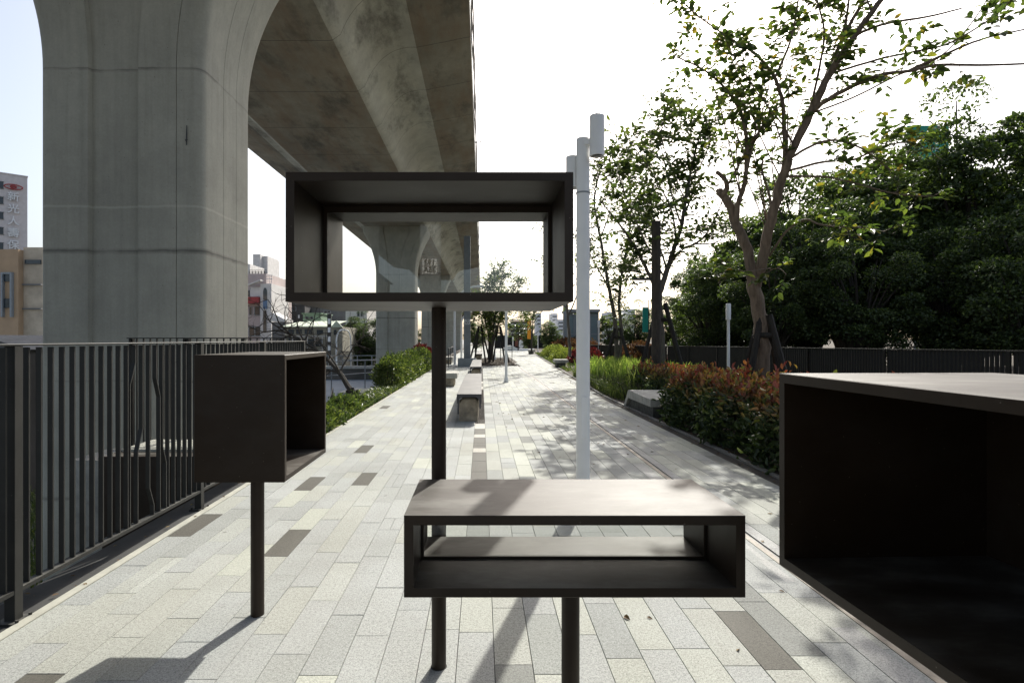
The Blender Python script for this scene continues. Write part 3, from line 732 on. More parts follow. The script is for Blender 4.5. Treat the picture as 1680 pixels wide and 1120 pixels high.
def stone_bench(label, px, py, wpx, lpx, zt, cap=CONCB, base=STONE, grp='small stone benches', rot=0):
    Z = H*F/(py-VY); x = (px-VX)/F*Z; w = wpx/F*Z
    t = thing('bench', label, 'bench', (x, Z, 0), rot, group=grp)
    MB().box(0, w, 0, lpx, zt*.6, zt, bev=.012).build('seat', cap, t)
    MB().box(w*.12, w*.78, .05, lpx*.85, 0, zt*.6-.001, bev=.015).build('base', base, t)
    return t
stone_bench('small weathered stone bench just right of the steel post', 728, 634, 22, 1.1, .42)
stone_bench('smaller stone bench behind the first, at the left kerb', 730, 597, 13, 1.4, .42)
stone_bench('low two-level stone bench on open paving at the right bed edge', 911, 603, 22, .9, .42, base=DSTONE)
stone_bench('distant dark planter seat with grass beside the white plaza seat', 867, 581, 11, 1.2, .45, base=DSTONE)
# wedge bench beside hedge
ZW = 12.2
t_ = thing('bench', 'concrete slab bench with sloped end and dark stone base beside the red hedge', 'bench', (3.02, 0, 0))
mb = MB(); mb.prism([(10.8, .205), (10.8, .345), (12.3, .385), (12.45, .385), (12.85, 0), (12.7, 0), (12.45, .21)], 0.2, 1.1, 'x')
mb.build('seat', CONCB, t_)
MB().prism([(10.84, 0), (10.84, .204), (12.42, .204), (12.6, 0)], .26, 1.0, 'x').build('base', DSTONE, t_)
# gravel strips + island
tag(MB().box(-.118, .062, 10.1, 16.9, -.0119, -.004).build('gravel_strip', GRAVEL), 'strip of dark gravel beside the steel bench', 'gravel', kind='stuff')
def scatter_stones(name, label, x0, x1, y0, y1, n, s0, s1, mat, z=0):
    c = np.stack([RNG.uniform(x0, x1, n), RNG.uniform(y0, y1, n), np.full(n, z)], 1)
    base = np.array([[1, 0, 0], [0, 1, 0], [-1, 0, 0], [0, -1, 0], [0, 0, 1], [0, 0, -1]], float)
    sz = RNG.uniform(s0, s1, (n, 1, 1))*RNG.uniform(.6, 1.3, (n, 1, 3))
    V = (c[:, None, :]+base[None]*sz).reshape(-1, 3); tri = np.array([[0, 1, 4], [1, 2, 4], [2, 3, 4], [3, 0, 4]])
    Q = (np.arange(n)[:, None, None]*6+tri[None]).reshape(-1, 3)
    return tag(np_mesh(name, V, Q, mat), label, 'gravel', kind='stuff')
scatter_stones('pebbles', 'loose dark pebbles along the steel bench', -.11, .055, 10.1, 16.8, 2600, .006, .016, GRAVEL, -.002)
mb = MB(); mb.prism([(-.3, 31), (1.2, 31.5), (3.3, 40), (3.0, 44), (-.3, 46)], -.0125, -.005, 'z'); tag(mb.build('tree_bed', SOIL), kind='structure')
scatter_stones('leaf_litter', 'brown leaf litter in the tree bed', -.2, 2.0, 31.5, 44, 2500, .02, .05, SOIL, 0)

# ------------------------------------------------------------------ plants
def blades(name, label, x0, x1, y0, y1, n, h, w, mat, lean=.35, cat='grass', kind='stuff', parent=None, z0=0.0, clump=0):
    c = np.stack([RNG.uniform(x0, x1, n), RNG.uniform(y0, y1, n), np.full(n, z0)], 1)
    if clump:
        k = RNG.integers(0, clump, n); cc = np.stack([RNG.uniform(x0, x1, clump), RNG.uniform(y0, y1, clump), np.full(clump, z0)], 1)
        c = cc[k]+RNG.normal(size=(n, 3))*[.09, .09, 0]
    if x0 > 3: c[:, 0] = np.maximum(c[:, 0], edge(c[:, 1])+.1+RNG.uniform(0, .25, n))
    hh = h*RNG.uniform(.55, 1.1, n); d = RNG.normal(size=(n, 2))*lean; sd_ = RNG.uniform(0, math.pi, n); s = np.stack([np.cos(sd_), np.sin(sd_), 0*sd_], 1)*w*.5
    up = np.stack([d[:, 0]*.35, d[:, 1]*.35, np.ones(n)], 1)*hh[:, None]*.55
    tip = np.stack([d[:, 0], d[:, 1], np.ones(n)*.95], 1)*hh[:, None]
    V = np.stack([c-s*.7, c+s*.7, c+up+s, c+up-s, c+tip+s*.12, c+tip-s*.12], 1).reshape(-1, 3)
    b = np.arange(n)[:, None]*6; Q = np.concatenate([b+np.array([[0, 1, 2, 3]]), b+np.array([[3, 2, 4, 5]])], 1).reshape(-1, 4)
    o = np_mesh(name, V, Q, mat, parent)
    return tag(o, label, cat, kind=kind) if not parent else o
def shrub(name, label, cat, x0, x1, y0, y1, h, n, size, mat, bumpy=.12, top_bias=.5, z0=0, group=None, round_=False, core=True, width=.45, wood=BARKD):
    """a dense shrub or clipped hedge: leaves in a noisy shell round dark twigs"""
    t = thing(name, label, cat, ((x0+x1)/2, (y0+y1)/2, z0), group=group)
    W = x1-x0; L = y1-y0; a, b = W/2, L/2
    u = RNG.uniform(-1, 1, (n, 3)); u[:, 2] = RNG.uniform(0, 1, n)
    if round_:
        d = rdir(n, .25); d[:, 2] = np.abs(d[:, 2]); r = RNG.uniform(.72, 1.0, n)[:, None]
        pos = d*r*[a, b, h]; out = norm(d/np.array([a, b, h]))
    else:
        sides = RNG.random(n)
        pos = u*[a, b, h]; out = np.zeros((n, 3))
        pt = top_bias; dep = RNG.exponential(.06, n)
        dep = dep+(RNG.random(n) < .12)*-RNG.uniform(.02, .09, n)
        m_ = sides < pt; pos[m_, 2] = h-dep[m_]; out[m_] = (0, 0, 1)
        rest = ~m_; sx = rest & (RNG.random(n) < L/(L+W)); sg = np.where(RNG.random(n) < .5, -1, 1)
        pos[sx, 0] = sg[sx]*(a-dep[sx]); out[sx, 0] = sg[sx]
        sy = rest & ~sx; pos[sy, 1] = sg[sy]*(b-dep[sy]); out[sy, 1] = sg[sy]
        # rounded shoulders
        e = np.clip((np.abs(pos[:, 0])-(a-.22))/.22, 0, 1)*np.clip((pos[:, 2]-(h-.22))/.22, 0, 1)
        pos[:, 2] -= e*.10; pos[:, 0] -= np.sign(pos[:, 0])*e*.08
    ph = RNG.uniform(0, 6, 3)
    bm_ = np.sin(pos[:, 1]*4.1+ph[0])*np.cos(pos[:, 0]*5.3+ph[1])*.5+np.sin(pos[:, 1]*9.7+pos[:, 2]*7+ph[2])*.35+RNG.normal(size=n)*.35
    pos = pos+out*(bm_*bumpy)[:, None]*.6
    pos[:, 2] = np.clip(pos[:, 2], .02, None)
    ax = norm(out*.8+rdir(n, .5)); nr_ = norm(rdir(n, .6)+out*.5)
    sz = size*RNG.uniform(.6, 1.3, n)
    V, Q = leaves(pos, ax, nr_, sz, width, fancy=(size > .05 and n < 40000), curl=.2)
    np_mesh('foliage', V, Q, mat, t)
    if core:
        mb = MB(); rn = random.Random(n)
        nst = max(8, min(60, int(W*L*14)))
        for k in range(nst):
            x = rn.uniform(-a*.7, a*.7); y = rn.uniform(-b*.92, b*.92)
            p0 = Vector((x*.8, y, 0)); p1 = Vector((x, y+rn.uniform(-.1, .1), h*.5)); 
            for q in range(3): mb.tube([p0, p1, p1+Vector((rn.uniform(-.2, .2)*a, rn.uniform(-.15, .15), h*rn.uniform(.25, .42)))], [.012, .009, .003], 4)
            if nst <= 70: mb.build('stem', wood, t); mb = MB()
        if nst > 70: mb.build('stems', wood, t)
    return t
shrub('hedge', 'long clipped hedge with red and orange new leaves along the right path edge', 'hedge', 3.40, 4.75, 3.0, 10.6, .79, 26000, .098, LEAFH, .32, .42)
shrub('shrub', 'rounded reddish shrub end behind the concrete wedge bench', 'shrub', 4.0, 5.0, 12.8, 15.5, .7, 4500, .095, LEAFH, .3, .5)
# dark inner soil-side mass below hedge is real stems; grass and fern in the right bed
blades('iris_blades', 'tall bright green strap-leaved grass in the right bed', 3.9, 5.7, 14.2, 23, 2600, .86, .045, GRASSM, .2, clump=230)
blades('grass', 'fine soft green fern-like grass at the right bed edge', 3.35, 4.6, 13.4, 23, 9000, .38, .012, LEAFB, .5, clump=160)
shrub('shrub', 'low soft green mound at the right bed edge beside the slab bench', 'shrub', 3.3, 4.3, 13.6, 17.2, .5, 9000, .05, LEAFB, .2, .5, round_=True, width=.2)
blades('ground_cover', 'sparse green ground cover along the far right bed', 3.4, 7.5, 26, 60, 5000, .16, .03, LEAFB, .5)
shrub('shrub', 'yellow-green shrub clump, left one at the far right bed edge', 'shrub', 5.0, 7.2, 44, 50, .95, 4000, .16, LEAFY, .2, round_=True, core=False, group='far coloured shrubs', width=.25)
shrub('shrub', 'yellow-green shrub clump, right one beside the stone bench', 'shrub', 4.75, 7.0, 36, 42, .8, 4500, .15, LEAFY, .2, round_=True, core=False, group='far coloured shrubs', width=.25)
shrub('shrub', 'orange-brown leaved shrub behind the yellow-green clumps', 'shrub', 6.3, 9.6, 46, 56, 1.45, 4500, .3, LEAFO, .3, round_=True, core=False, group='far coloured shrubs')
shrub('shrub', 'second orange shrub nearer the short lamp pole', 'shrub', 7.0, 9.3, 40, 46, 1.2, 4500, .22, LEAFO, .3, round_=True, core=False, group='far coloured shrubs')
shrub('shrub', 'crimson shrub just left of the tall white lamp pole', 'shrub', 5.3, 7.2, 31, 37, 1.0, 5500, .15, LEAFR, .2, round_=True, core=False, group='far coloured shrubs')
shrub('shrub', 'reddish shrub above the strap-leaved grass by the black props', 'shrub', 7.0, 9.4, 27, 32, 1.25, 5000, .16, LEAFO, .2, round_=True, core=False, group='far coloured shrubs')
shrub('shrub', 'dark red low shrub behind tree props at the right fence', 'shrub', 8.0, 9.6, 22, 26, 1.1, 4500, .13, LEAFR, .2, round_=True, core=False, group='far coloured shrubs')
# left bed
shrub('hedge', 'bright green clipped hedge at the left edge, nearer half', 'hedge', -3.25, -2.56, 17.2, 22.5, .78, 12000, .085, LEAFB, .30, .45, group='left edge hedge plants')
shrub('hedge', 'bright green clipped hedge at the left edge, farther half', 'hedge', -3.3, -2.58, 22.6, 29, .86, 11000, .095, LEAFB, .30, .45, group='left edge hedge plants')
shrub('shrub', 'low lime-green shrub at the left kerb next to the left box', 'shrub', -3.2, -2.47, 8.5, 10.8, .27, 3800, .07, LEAFB, .2, round_=True, group='left edge hedge plants')
shrub('shrub', 'darker low leafy shrub behind the lime-green one', 'shrub', -3.2, -2.55, 10.5, 13.2, .24, 3800, .07, LEAF2, .2, round_=True, group='left edge hedge plants')
blades('ground_cover', 'low creeping green plants along the left kerb', -3.12, -2.47, 8.3, 30, 7000, .15, .035, LEAFB, .8)
shrub('shrub', 'crimson shrub at the far end of the left hedge', 'shrub', -4.0, -2.7, 30, 34, 1.15, 4500, .13, LEAFR, .2, round_=True)
blades('weeds', 'weeds and dry grass on the low ground behind the left fence', -9, -3.2, 1.5, 9, 9000, .3, .02, LEAFD, .5, z0=-3.0)
blades('weeds', 'pale dry weeds on the bank seen through the near fence bars', -16, -8, 4, 16, 9000, .5, .03, LEAF2, .5, z0=-3.0)

# ------------------------------------------------------------------ trees
def smooth_path(pts, k=4):
    pts = [Vector(p) for p in pts]; out = []
    for i in range(len(pts)-1):
        p0 = pts[max(i-1, 0)]; p1 = pts[i]; p2 = pts[i+1]; p3 = pts[min(i+2, len(pts)-1)]
        for j in range(k):
            t = j/k
            out.append(.5*((2*p1)+(p2-p0)*t+(2*p0-5*p1+4*p2-p3)*t*t+(3*p1-p0-3*p2+p3)*t**3))
    out.append(pts[-1]); return out
def grow_leafy(name, label, branches, base, leafmat, bark, leaf, twigs_per_m, leaves_per_twig, rn, twig_len=.45, start=.25, droop=.0, group=None, trunk_n=10, sub=True, fancy=True, cat='tree', lw=.55, only=None):
    """branches: list of (points, r0, r1, leafy 0..1). Everything hangs under one thing: trunk + crown."""
    t = thing(name, label, cat, base, group=group); B = Vector(base)
    mb = MB(); LP = []; LA = []; LN = []; LS = []
    def add_leaf(p, d, s):
        LP.append(p); LA.append(d); LN.append((rn.gauss(0, .55), rn.gauss(0, .55), 1)); LS.append(s)
    def twig(p, d, L, lv, r=.006, depth=0):
        d = d.normalized(); pts = [p]; n = 5
        for i in range(n):
            d = (d+Vector((rn.gauss(0, .13), rn.gauss(0, .13), rn.gauss(.02, .12)-droop))).normalized(); pts.append(pts[-1]+d*L/n)
        mb.tube(pts, [r*(1-i/(n+.6)) for i in range(n+1)], 4)
        if sub and depth == 0:
            for q in range(rn.randint(1, 3)):
                i = rn.randint(1, n-1); dd = (pts[i+1]-pts[i]).normalized(); s_ = Vector((rn.gauss(0, 1), rn.gauss(0, 1), rn.gauss(.1, .6))).normalized()
                twig(pts[i], dd*.6+s_*.8, L*rn.uniform(.4, .7), max(1, int(lv*.6)), r*.6, 1)
        if depth == 0 and rn.random() < .22: lv = 0
        for q in range(lv):
            f = 1-(q/max(1, lv))*.75; i = min(n-1, int(f*n)); pp = pts[i]+(pts[i+1]-pts[i])*(f*n-i if f*n-i <= 1 else 1)
            dd = (pts[i+1]-pts[i]).normalized(); s_ = dd.cross(Vector((0, 0, 1))); s_ = s_.normalized()*(1 if q % 2 else -1)
            add_leaf(pp, dd*.55+s_*rn.uniform(.5, 1.1)+Vector((rn.gauss(0, .2), rn.gauss(0, .2), rn.gauss(-.12, .3))), leaf*rn.uniform(.6, 1.2))
    for (pts, r0, r1, leafy) in branches:
        sp = [p-B for p in smooth_path(pts, 5)]; n = len(sp)
        rr = [r0+(r1-r0)*i/(n-1) for i in range(n)]
        jit = [Vector((rn.gauss(0, 1), rn.gauss(0, 1), rn.gauss(0, 1)))*min(r*.10, .012) for r in rr]; 
        sp = [p+(j if 0 < i < n-1 else Vector()) for i, (p, j) in enumerate(zip(sp, jit))]
        mb.tube(sp, rr, trunk_n if r0 > .03 else 6)
        if leafy <= 0: continue
        Ltot = sum((sp[i+1]-sp[i]).length for i in range(n-1)); m_ = int(Ltot*twigs_per_m*leafy)
        for q in range(m_):
            f = start+(1-start)*rn.random()**.8; i = min(n-2, int(f*(n-1))); p = sp[i]+(sp[i+1]-sp[i])*rn.random()
            dd = (sp[i+1]-sp[i]).normalized(); s_ = Vector((rn.gauss(0, 1), rn.gauss(0, 1), rn.gauss(.35, .7))).normalized()
            twig(p, dd*.5+s_, twig_len*rn.uniform(.5, 1.35), leaves_per_twig, max(.0025, r1*.6))
    mb.build('trunk', bark, t, smooth=True)
    V, Q = leaves(np.array([tuple(p) for p in LP]), np.array([tuple(p) for p in LA]), np.array(LN), np.array(LS), lw, fancy=fancy, curl=.12)
    np_mesh('crown', V, Q, leafmat, t)
    return t
def PP(lst, Z0, Z1=None):
    Z1 = Z0 if Z1 is None else Z1; n = max(1, len(lst)-1)
    return [P(x, y, Z0+(Z1-Z0)*i/n) for i, (x, y) in enumerate(lst)]
rn = random.Random(21)
T = []
T.append((PP([(1254, 708), (1252, 640), (1250, 570), (1246, 520), (1238, 470), (1234, 450)], 9.5), .125, .10, 0))
T.append((PP([(1236, 465), (1226, 410), (1206, 362), (1196, 335), (1184, 318), (1180, 312)], 9.5, 9.4), .085, .055, 0))
T.append((PP([(1184, 320), (1192, 310), (1190, 296), (1176, 282)], 9.4, 9.2), .045, .03, 0))
T.append((PP([(1208, 365), (1212, 330), (1222, 300), (1225, 250), (1221, 205), (1205, 165), (1183, 138), (1150, 112), (1110, 94)], 9.4, 8.6), .045, .010, .75))
T.append((PP([(1184, 318), (1205, 285), (1222, 252), (1238, 225)], 9.4, 9.0), .02, .01, .4))
T.append((PP([(1223, 290), (1236, 235), (1260, 195), (1286, 168)], 9.1, 9.1), .03, .01, .8))
T.append((PP([(1240, 470), (1255, 410), (1268, 350), (1285, 290), (1303, 240), (1335, 175), (1368, 110), (1405, 55), (1450, -5), (1500, -70)], 9.5, 8.0), .088, .030, .3))
T.append((PP([(1286, 287), (1309, 222), (1330, 180), (1358, 120), (1375, 80), (1400, 30), (1440, -40)], 8.98, 8.6), .050, .022, .4))
T.append((PP([(1288, 283), (1287, 210), (1283, 165), (1272, 130), (1255, 105), (1230, 82), (1205, 68), (1150, 30), (1112, -2)], 8.98, 8.4), .036, .008, .75))
T.append((PP([(1271, 128), (1296, 70), (1308, 10), (1314, -40)], 8.76, 8.6), .022, .008, .6))
T.append((PP([(1328, 182), (1345, 110), (1352, 50), (1340, 0), (1330, -40)], 8.85, 8.8), .022, .010, .6))
T.append((PP([(1378, 74), (1389, 30), (1396, -30)], 8.74, 8.6), .03, .012, .5))
T.append((PP([(1331, 184), (1364, 160), (1410, 136), (1450, 122), (1490, 117), (1540, 107), (1620, 107), (1700, 104)], 8.68, 7.0), .036, .010, .4))
T.append((PP([(1490, 117), (1560, 85), (1620, 62), (1700, 45)], 7.8, 7.0), .02, .007, .5))
T.append((PP([(1362, 122), (1440, 98), (1500, 85), (1560, 70), (1640, 20), (1680, -30)], 8.53, 7.2), .018, .007, .4))
T.append((PP([(1400, 60), (1450, 40), (1520, 28), (1578, 14)], 8.36, 7.8), .022, .009, .4))
T.append((PP([(1330, 187), (1400, 160), (1470, 125), (1540, 95), (1600, 30), (1640, -40)], 8.68, 7.4), .015, .006, .5))
T.append((PP([(1294, 262), (1330, 240), (1370, 230), (1410, 242), (1440, 262), (1462, 280)], 8.9, 8.0), .022, .008, 1.3))
T.append((PP([(1288, 282), (1350, 266), (1400, 262), (1450, 240), (1500, 235), (1545, 262)], 8.97, 7.6), .022, .006, .9))
T.append((PP([(1286, 290), (1350, 290), (1400, 300), (1470, 318), (1530, 322)], 9.0, 7.6), .02, .006, 1.1))
T.append((PP([(1262, 420), (1290, 380), (1320, 360), (1345, 368), (1380, 372), (1420, 374), (1450, 380)], 9.35, 7.8), .02, .006, 1.0))
T.append((PP([(1268, 350), (1262, 320), (1250, 280), (1252, 262)], 9.17, 9.0), .025, .015, .6))
T.append((PP([(1265, 440), (1225, 445), (1195, 440), (1178, 465)], 9.3, 8.8), .012, .005, 1.0))
T.append((PP([(1250, 450), (1275, 440), (1290, 450)], 9.3, 8.9), .010, .005, 1.0))
T.append((PP([(1303, 240), (1280, 200), (1240, 150), (1215, 110)], 8.83, 8.6), .018, .006, .9))
T.append((PP([(1283, 297), (1255, 240), (1228, 180), (1200, 155)], 9.02, 8.6), .014, .005, 1.0))
for k in range(16):
    x0, y0, zz = [(1262, 390, 9.3), (1275, 325, 9.1), (1292, 265, 8.9), (1225, 260, 9.1), (1330, 184, 8.7), (1216, 330, 9.2)][k % 6]
    ex = x0+rn.uniform(-110, 150); ey = y0-rn.uniform(150, 330)
    T.append((PP([(x0, y0), (x0+(ex-x0)*.3+rn.uniform(-14, 14), y0+(ey-y0)*.4), (x0+(ex-x0)*.65+rn.uniform(-14, 14), y0+(ey-y0)*.75), (ex, ey)], zz, zz-rn.uniform(-.8, 1.2)), .013, .004, .32))
grow_leafy('tree', 'nearest tree with forked brown trunk and sprawling sparse branches at right', T, P(1254, 708, 9.5), LEAF1, BARK1, .135, 9.0, 6, rn, .36, .22)
# second tree
T = [(PP([(1085, 640), (1084, 570), (1082, 520), (1080, 480)], 16), .135, .10, 0),
     (PP([(1080, 485), (1065, 450), (1050, 420), (1032, 390), (1010, 360), (985, 330)], 16, 15.4), .06, .015, 1),
     (PP([(1082, 480), (1096, 440), (1105, 410), (1118, 370), (1126, 320), (1138, 260), (1150, 215)], 16, 15.6), .085, .02, .8),
     (PP([(1100, 430), (1118, 410), (1140, 400), (1158, 385), (1172, 360), (1185, 330)], 16, 15.4), .045, .012, 1),
     (PP([(1118, 370), (1105, 330), (1095, 290), (1085, 240), (1080, 190)], 16, 16.2), .03, .01, 1),
     (PP([(1140, 400), (1160, 400), (1180, 395), (1192, 375)], 15.8, 15), .025, .01, 1),
     (PP([(1124, 330), (1100, 270), (1085, 215), (1110, 150)], 16, 15), .02, .01, 1),
     (PP([(1095, 445), (1075, 380), (1070, 340), (1060, 300)], 16, 16.6), .03, .01, 1),
     (PP([(1065, 450), (1040, 445), (1015, 430), (1000, 440)], 16, 15.6), .02, .008, 1),
     (PP([(1130, 300), (1155, 260), (1165, 220), (1150, 180)], 15.8, 15.4), .02, .008, 1),
     (PP([(1090, 455), (1060, 400), (1030, 330), (1010, 270)], 16, 14.2), .03, .008, 1),
     (PP([(1110, 400), (1100, 340), (1060, 270), (1035, 235)], 16, 13.6), .03, .008, 1),
     (PP([(1120, 360), (1140, 300), (1135, 230), (1120, 180)], 16, 17.5), .03, .008, 1)]
grow_leafy('tree', 'second tree on the right, slim trunk held by black props, airy green crown', T, P(1085, 645, 16), LEAF2, BARK2, .175, 11.5, 7, rn, .62, .12, droop=.03)
# third tree(s)
T = [(PP([(1013, 612), (1011, 560), (1008, 520), (1000, 480), (992, 430), (983, 380), (975, 330), (985, 280), (1000, 250)], 22), .10, .02, .55),
     (PP([(1014, 600), (1020, 550), (1016, 500), (1020, 450), (1030, 400), (1035, 340), (1030, 280)], 22), .08, .02, .7),
     (PP([(998, 470), (975, 430), (960, 400), (962, 370)], 22), .03, .01, 1),
     (PP([(1020, 450), (1045, 420), (1060, 380), (1062, 340)], 22), .03, .01, 1),
     (PP([(985, 390), (1000, 350), (1010, 300), (1030, 270)], 22), .03, .01, 1),
     (PP([(1032, 390), (1050, 340), (1060, 280), (1050, 260)], 22, 21), .025, .01, 1)]
grow_leafy('tree', 'third tree right of the tall lamp pole, twin thin stems and light foliage', T, P(1013, 615, 22), LEAF2, BARK2, .16, 16, 7, rn, .6, .2, droop=.03)
T = [(PP([(935, 585), (933, 540), (930, 500), (925, 450), (912, 400), (900, 370)], 30), .09, .02, .8),
     (PP([(931, 510), (915, 480), (900, 455), (890, 430)], 30), .03, .01, 1),
     (PP([(932, 520), (948, 480), (960, 440), (955, 400)], 30), .04, .01, 1)]
grow_leafy('tree', 'young tree half hidden behind the raised box and tall lamp', T, P(935, 590, 30), LEAF2, BARK2, .16, 6.5, 6, rn, .6, .3)
# tree in the island
T = []
for k, (dx, tx, ty) in enumerate(((0, 800, 470), (1, 826, 440), (-1, 782, 485), (2, 850, 465), (1.5, 835, 500), (-.5, 812, 450))):
    T.append((PP([(803+dx*2, 590), (805+dx*3, 555), (805+(tx-805)*.5, 556-(556-ty)*.55), (tx, ty)], 36, 36+rn.uniform(-2, 2)), .07, .015, 1.3))
T.append((PP([(806, 545), (780, 525), (775, 512)], 36), .03, .01, 1)); T.append((PP([(808, 540), (850, 520), (872, 515)], 36), .03, .01, 1))
grow_leafy('tree', 'bushy multi-stem tree on black props in the middle of the path', T, P(803, 591, 36), LEAF1, BARKD, .18, 11, 7, rn, .8, .3)
T = [(PP([(872, 580), (873, 550), (875, 520), (880, 500)], 55), .09, .03, 1), (PP([(873, 540), (860, 520), (850, 500)], 55), .04, .02, 1), (PP([(875, 530), (890, 510), (905, 500)], 55), .04, .02, 1), (PP([(874, 550), (888, 540), (893, 535)], 55), .03, .02, 1)]
grow_leafy('tree', 'thin far sapling left of the round dark tree', T, P(872, 583, 55), LEAF2, BARKD, .24, 8, 6, rn, .9, .3)
T = [(PP([(850, 575), (851, 555), (852, 545), (850, 538)], 70), .08, .05, 1), (PP([(851, 560), (840, 545), (835, 535)], 70), .05, .02, 1), (PP([(851, 560), (858, 548), (862, 540)], 70), .05, .02, 1)]
grow_leafy('tree', 'small far sapling before the louvred building', T, P(850, 576, 70), LEAFB, BARKD, .3, 8, 6, rn, .9, .3)
# props
def props(label, cx, cy, cz, sp, n, Z):
    t = thing('tree_prop', label, 'tree prop', (cx, cy, 0), group='black tree props')
    for k in range(n):
        a = 2*math.pi*k/n+.5; MB().tube([(sp*math.cos(a), sp*math.sin(a), 0), (sp*.14*math.cos(a), sp*.14*math.sin(a), cz)], .055, 7).build('strut', PROP, t)
    MB().lathe(0, 0, [(.14+.03, cz*.8), (.14+.05, cz*.8+.04), (.14+.03, cz*.8+.09)], 10).build('tie', PROP, t)
c = P(1254, 556, 9.5); props('black wooden struts round the nearest forked trunk', c.x, c.y, 1.9, .62, 4, 9.5)
c = P(1085, 556, 16); props('black wooden struts leaning on the slim second tree', c.x, c.y, 2.5, 1.0, 4, 16)
c = P(1013, 556, 22); props('black struts round the third tree in the bright grass', c.x, c.y, 1.9, .9, 4, 22)
c = P(803, 556, 36); 
for dx, lb in ((-.6, 'cluster of black tree props in the island, left one'), (.6, 'cluster of black tree props in the island, right one')): props(lb, c.x+dx, c.y, 2.3, .75, 4, 36)
# dark ficus wall
def ficus_mesh(seed, rx, ry, h0, h1, nc, nl, size):
    g = np.random.default_rng(seed); C_ = []
    while len(C_) < nc:
        d = g.normal(size=3); d /= np.linalg.norm(d); r = g.uniform(.35, 1)**.5
        p = d*r*[rx, ry, (h1-h0)/2]*g.uniform(.85, 1.12); p[2] += (h0+h1)/2; C_.append(p)
    C_ = np.array(C_); rad = g.uniform(.4, 1.15, nc)
    k = g.integers(0, nc, nl); d = g.normal(size=(nl, 3)); d[:, 2] += .5; d /= np.linalg.norm(d, axis=1, keepdims=True)
    rr = g.uniform(.55, 1.1, nl)**.7; pos = C_[k]+d*(rad[k]*rr)[:, None]*[1, 1, .62]
    ax = norm(d*.5+g.normal(size=(nl, 3))*.7+[0, 0, -.15]); nr_ = norm(d*.5+[0, 0, .9]+g.normal(size=(nl, 3))*.45)
    V, Q = leaves(pos, ax, nr_, size*g.uniform(.6, 1.3, nl), .55, False, .2)
    mb = MB(); rn_ = random.Random(seed)
    mb.tube([(0, 0, -.3), (.1, 0, 1.2), (-.1, .1, h0+1)], [.30, .24, .2], 9)
    for q in range(5): a = rn_.uniform(0, 6.28); mb.tube([(.25*math.cos(a), .25*math.sin(a), -.3), (.1, 0, 2.0)], [.09, .05], 5)
    for j in range(min(nc, 46)):
        c_ = Vector(C_[j]); m_ = Vector((c_.x*.35+rn_.uniform(-.3, .3), c_.y*.35, (h0+c_.z)*.5+rn_.uniform(0, .5)))
        mb.tube(smooth_path([(0, 0, h0*.5), m_, c_], 3), [.13, .11, .09, .07, .05, .035, .02], 5)
    return V, Q, mb
FT = []
for i, (sd_, rx, ry, h0, h1, nc, nl, sz) in enumerate(((1, 3.3, 3.0, .8, 9.6, 78, 42000, .165), (2, 2.9, 2.8, .6, 8.0, 66, 36000, .165), (3, 3.6, 3.1, 1.0, 10.2, 84, 46000, .17))):
    V, Q, mb = ficus_mesh(sd_, rx, ry, h0, h1, nc, nl, sz)
    FT.append((V, Q, mb))
spots = [(0, 1596, 22.5, 1.10, 'tall dark tree below the gap at the upper right, nearer row'), (2, 1435, 24.5, 1.0, 'dark dense tree just behind the green sign, front row'), (1, 1330, 23.0, 1.02, 'dark tree directly behind the nearest forked tree'),
         (1, 1228, 25.0, .84, 'shorter dark tree right of the teal banner, over the fence'), (2, 1745, 21.0, 1.05, 'dark tree cut off by the right edge of the view'), (0, 1410, 20.0, .62, 'low dark tree close to the fence, middle of the dark row'),
         (1, 1560, 19.5, .66, 'low dark tree close to the fence above the big right box'), (1, 1690, 17.5, .7, 'low dark tree close to the fence at far right'), (0, 1270, 21.0, .55, 'low dark bush tree touching the fence behind the white lamp pole'),
         (2, 1160, 33.0, .66, 'dark tree behind the dark tall pole, second row'), (0, 1262, 34.0, .86, 'background dark tree filling the gap right of the slim tree'), (2, 1380, 34.0, 1.0, 'background dark tree, second row centre'), (0, 1530, 33.0, .95, 'background dark tree, second row right of centre'), (2, 1650, 32.0, .82, 'background dark tree, second row under the right sky gap'), (1, 1165, 24.0, .56, 'small dark bush tree left end of the dark row')]
made = {}
for (i, px, Z, s, lb) in spots:
    loc = ((px-VX)/F*Z, Z, -.05)
    if i not in made:
        V, Q, mb = FT[i]
        t_ = thing('ficus_tree', lb, 'tree', loc, group='dark trees beyond the right fence')
        mb.build('trunk', BARKD, t_, smooth=True); np_mesh('crown', V, Q, LEAFD, t_); made[i] = t_; o = t_
    else: o = copy_tree(made[i], label=lb, loc=loc)
    o.scale = (s, s, s); o.rotation_euler = (0, 0, RNG.uniform(0, 6.28))
# far ones
for (i, px, Z, s, z0, lb) in ((1, 903, 85, .50, 0, 'round dark far tree right of the path end'), (1, 585, 75, .78, -3, 'dark tree beyond the canal left of the second pier'), (0, 602, 78, .85, -3, 'second dark tree beyond the canal, touching the second pier'),
                            (1, 2, 34, .33, -1.0, 'small leafy tree in front of the tan building at the left edge'), (1, 690, 160, .9, -3, 'far tree seen between the second and third piers'), (0, 1045, 48, .46, 0, 'mid green far tree behind the teal banner'),
                            (2, 1000, 60, .42, 0, 'far tree behind the glass shelter, right of the tall lamp'), (0, 780, 70, .42, 0, 'far tree behind the grey mast base'), (1, 868, 78, .34, 0, 'far tree beside the orange banner'), (2, 1105, 44, .50, 0, 'far tree between the dark pole and the dark row')):
    o = copy_tree(made[i], label=lb, loc=((px-VX)/F*Z, Z, z0)); o.scale = (s*1.1, s*1.1, s); o.rotation_euler = (0, 0, RNG.uniform(0, 6.28)); o['group'] = 'far dark trees'
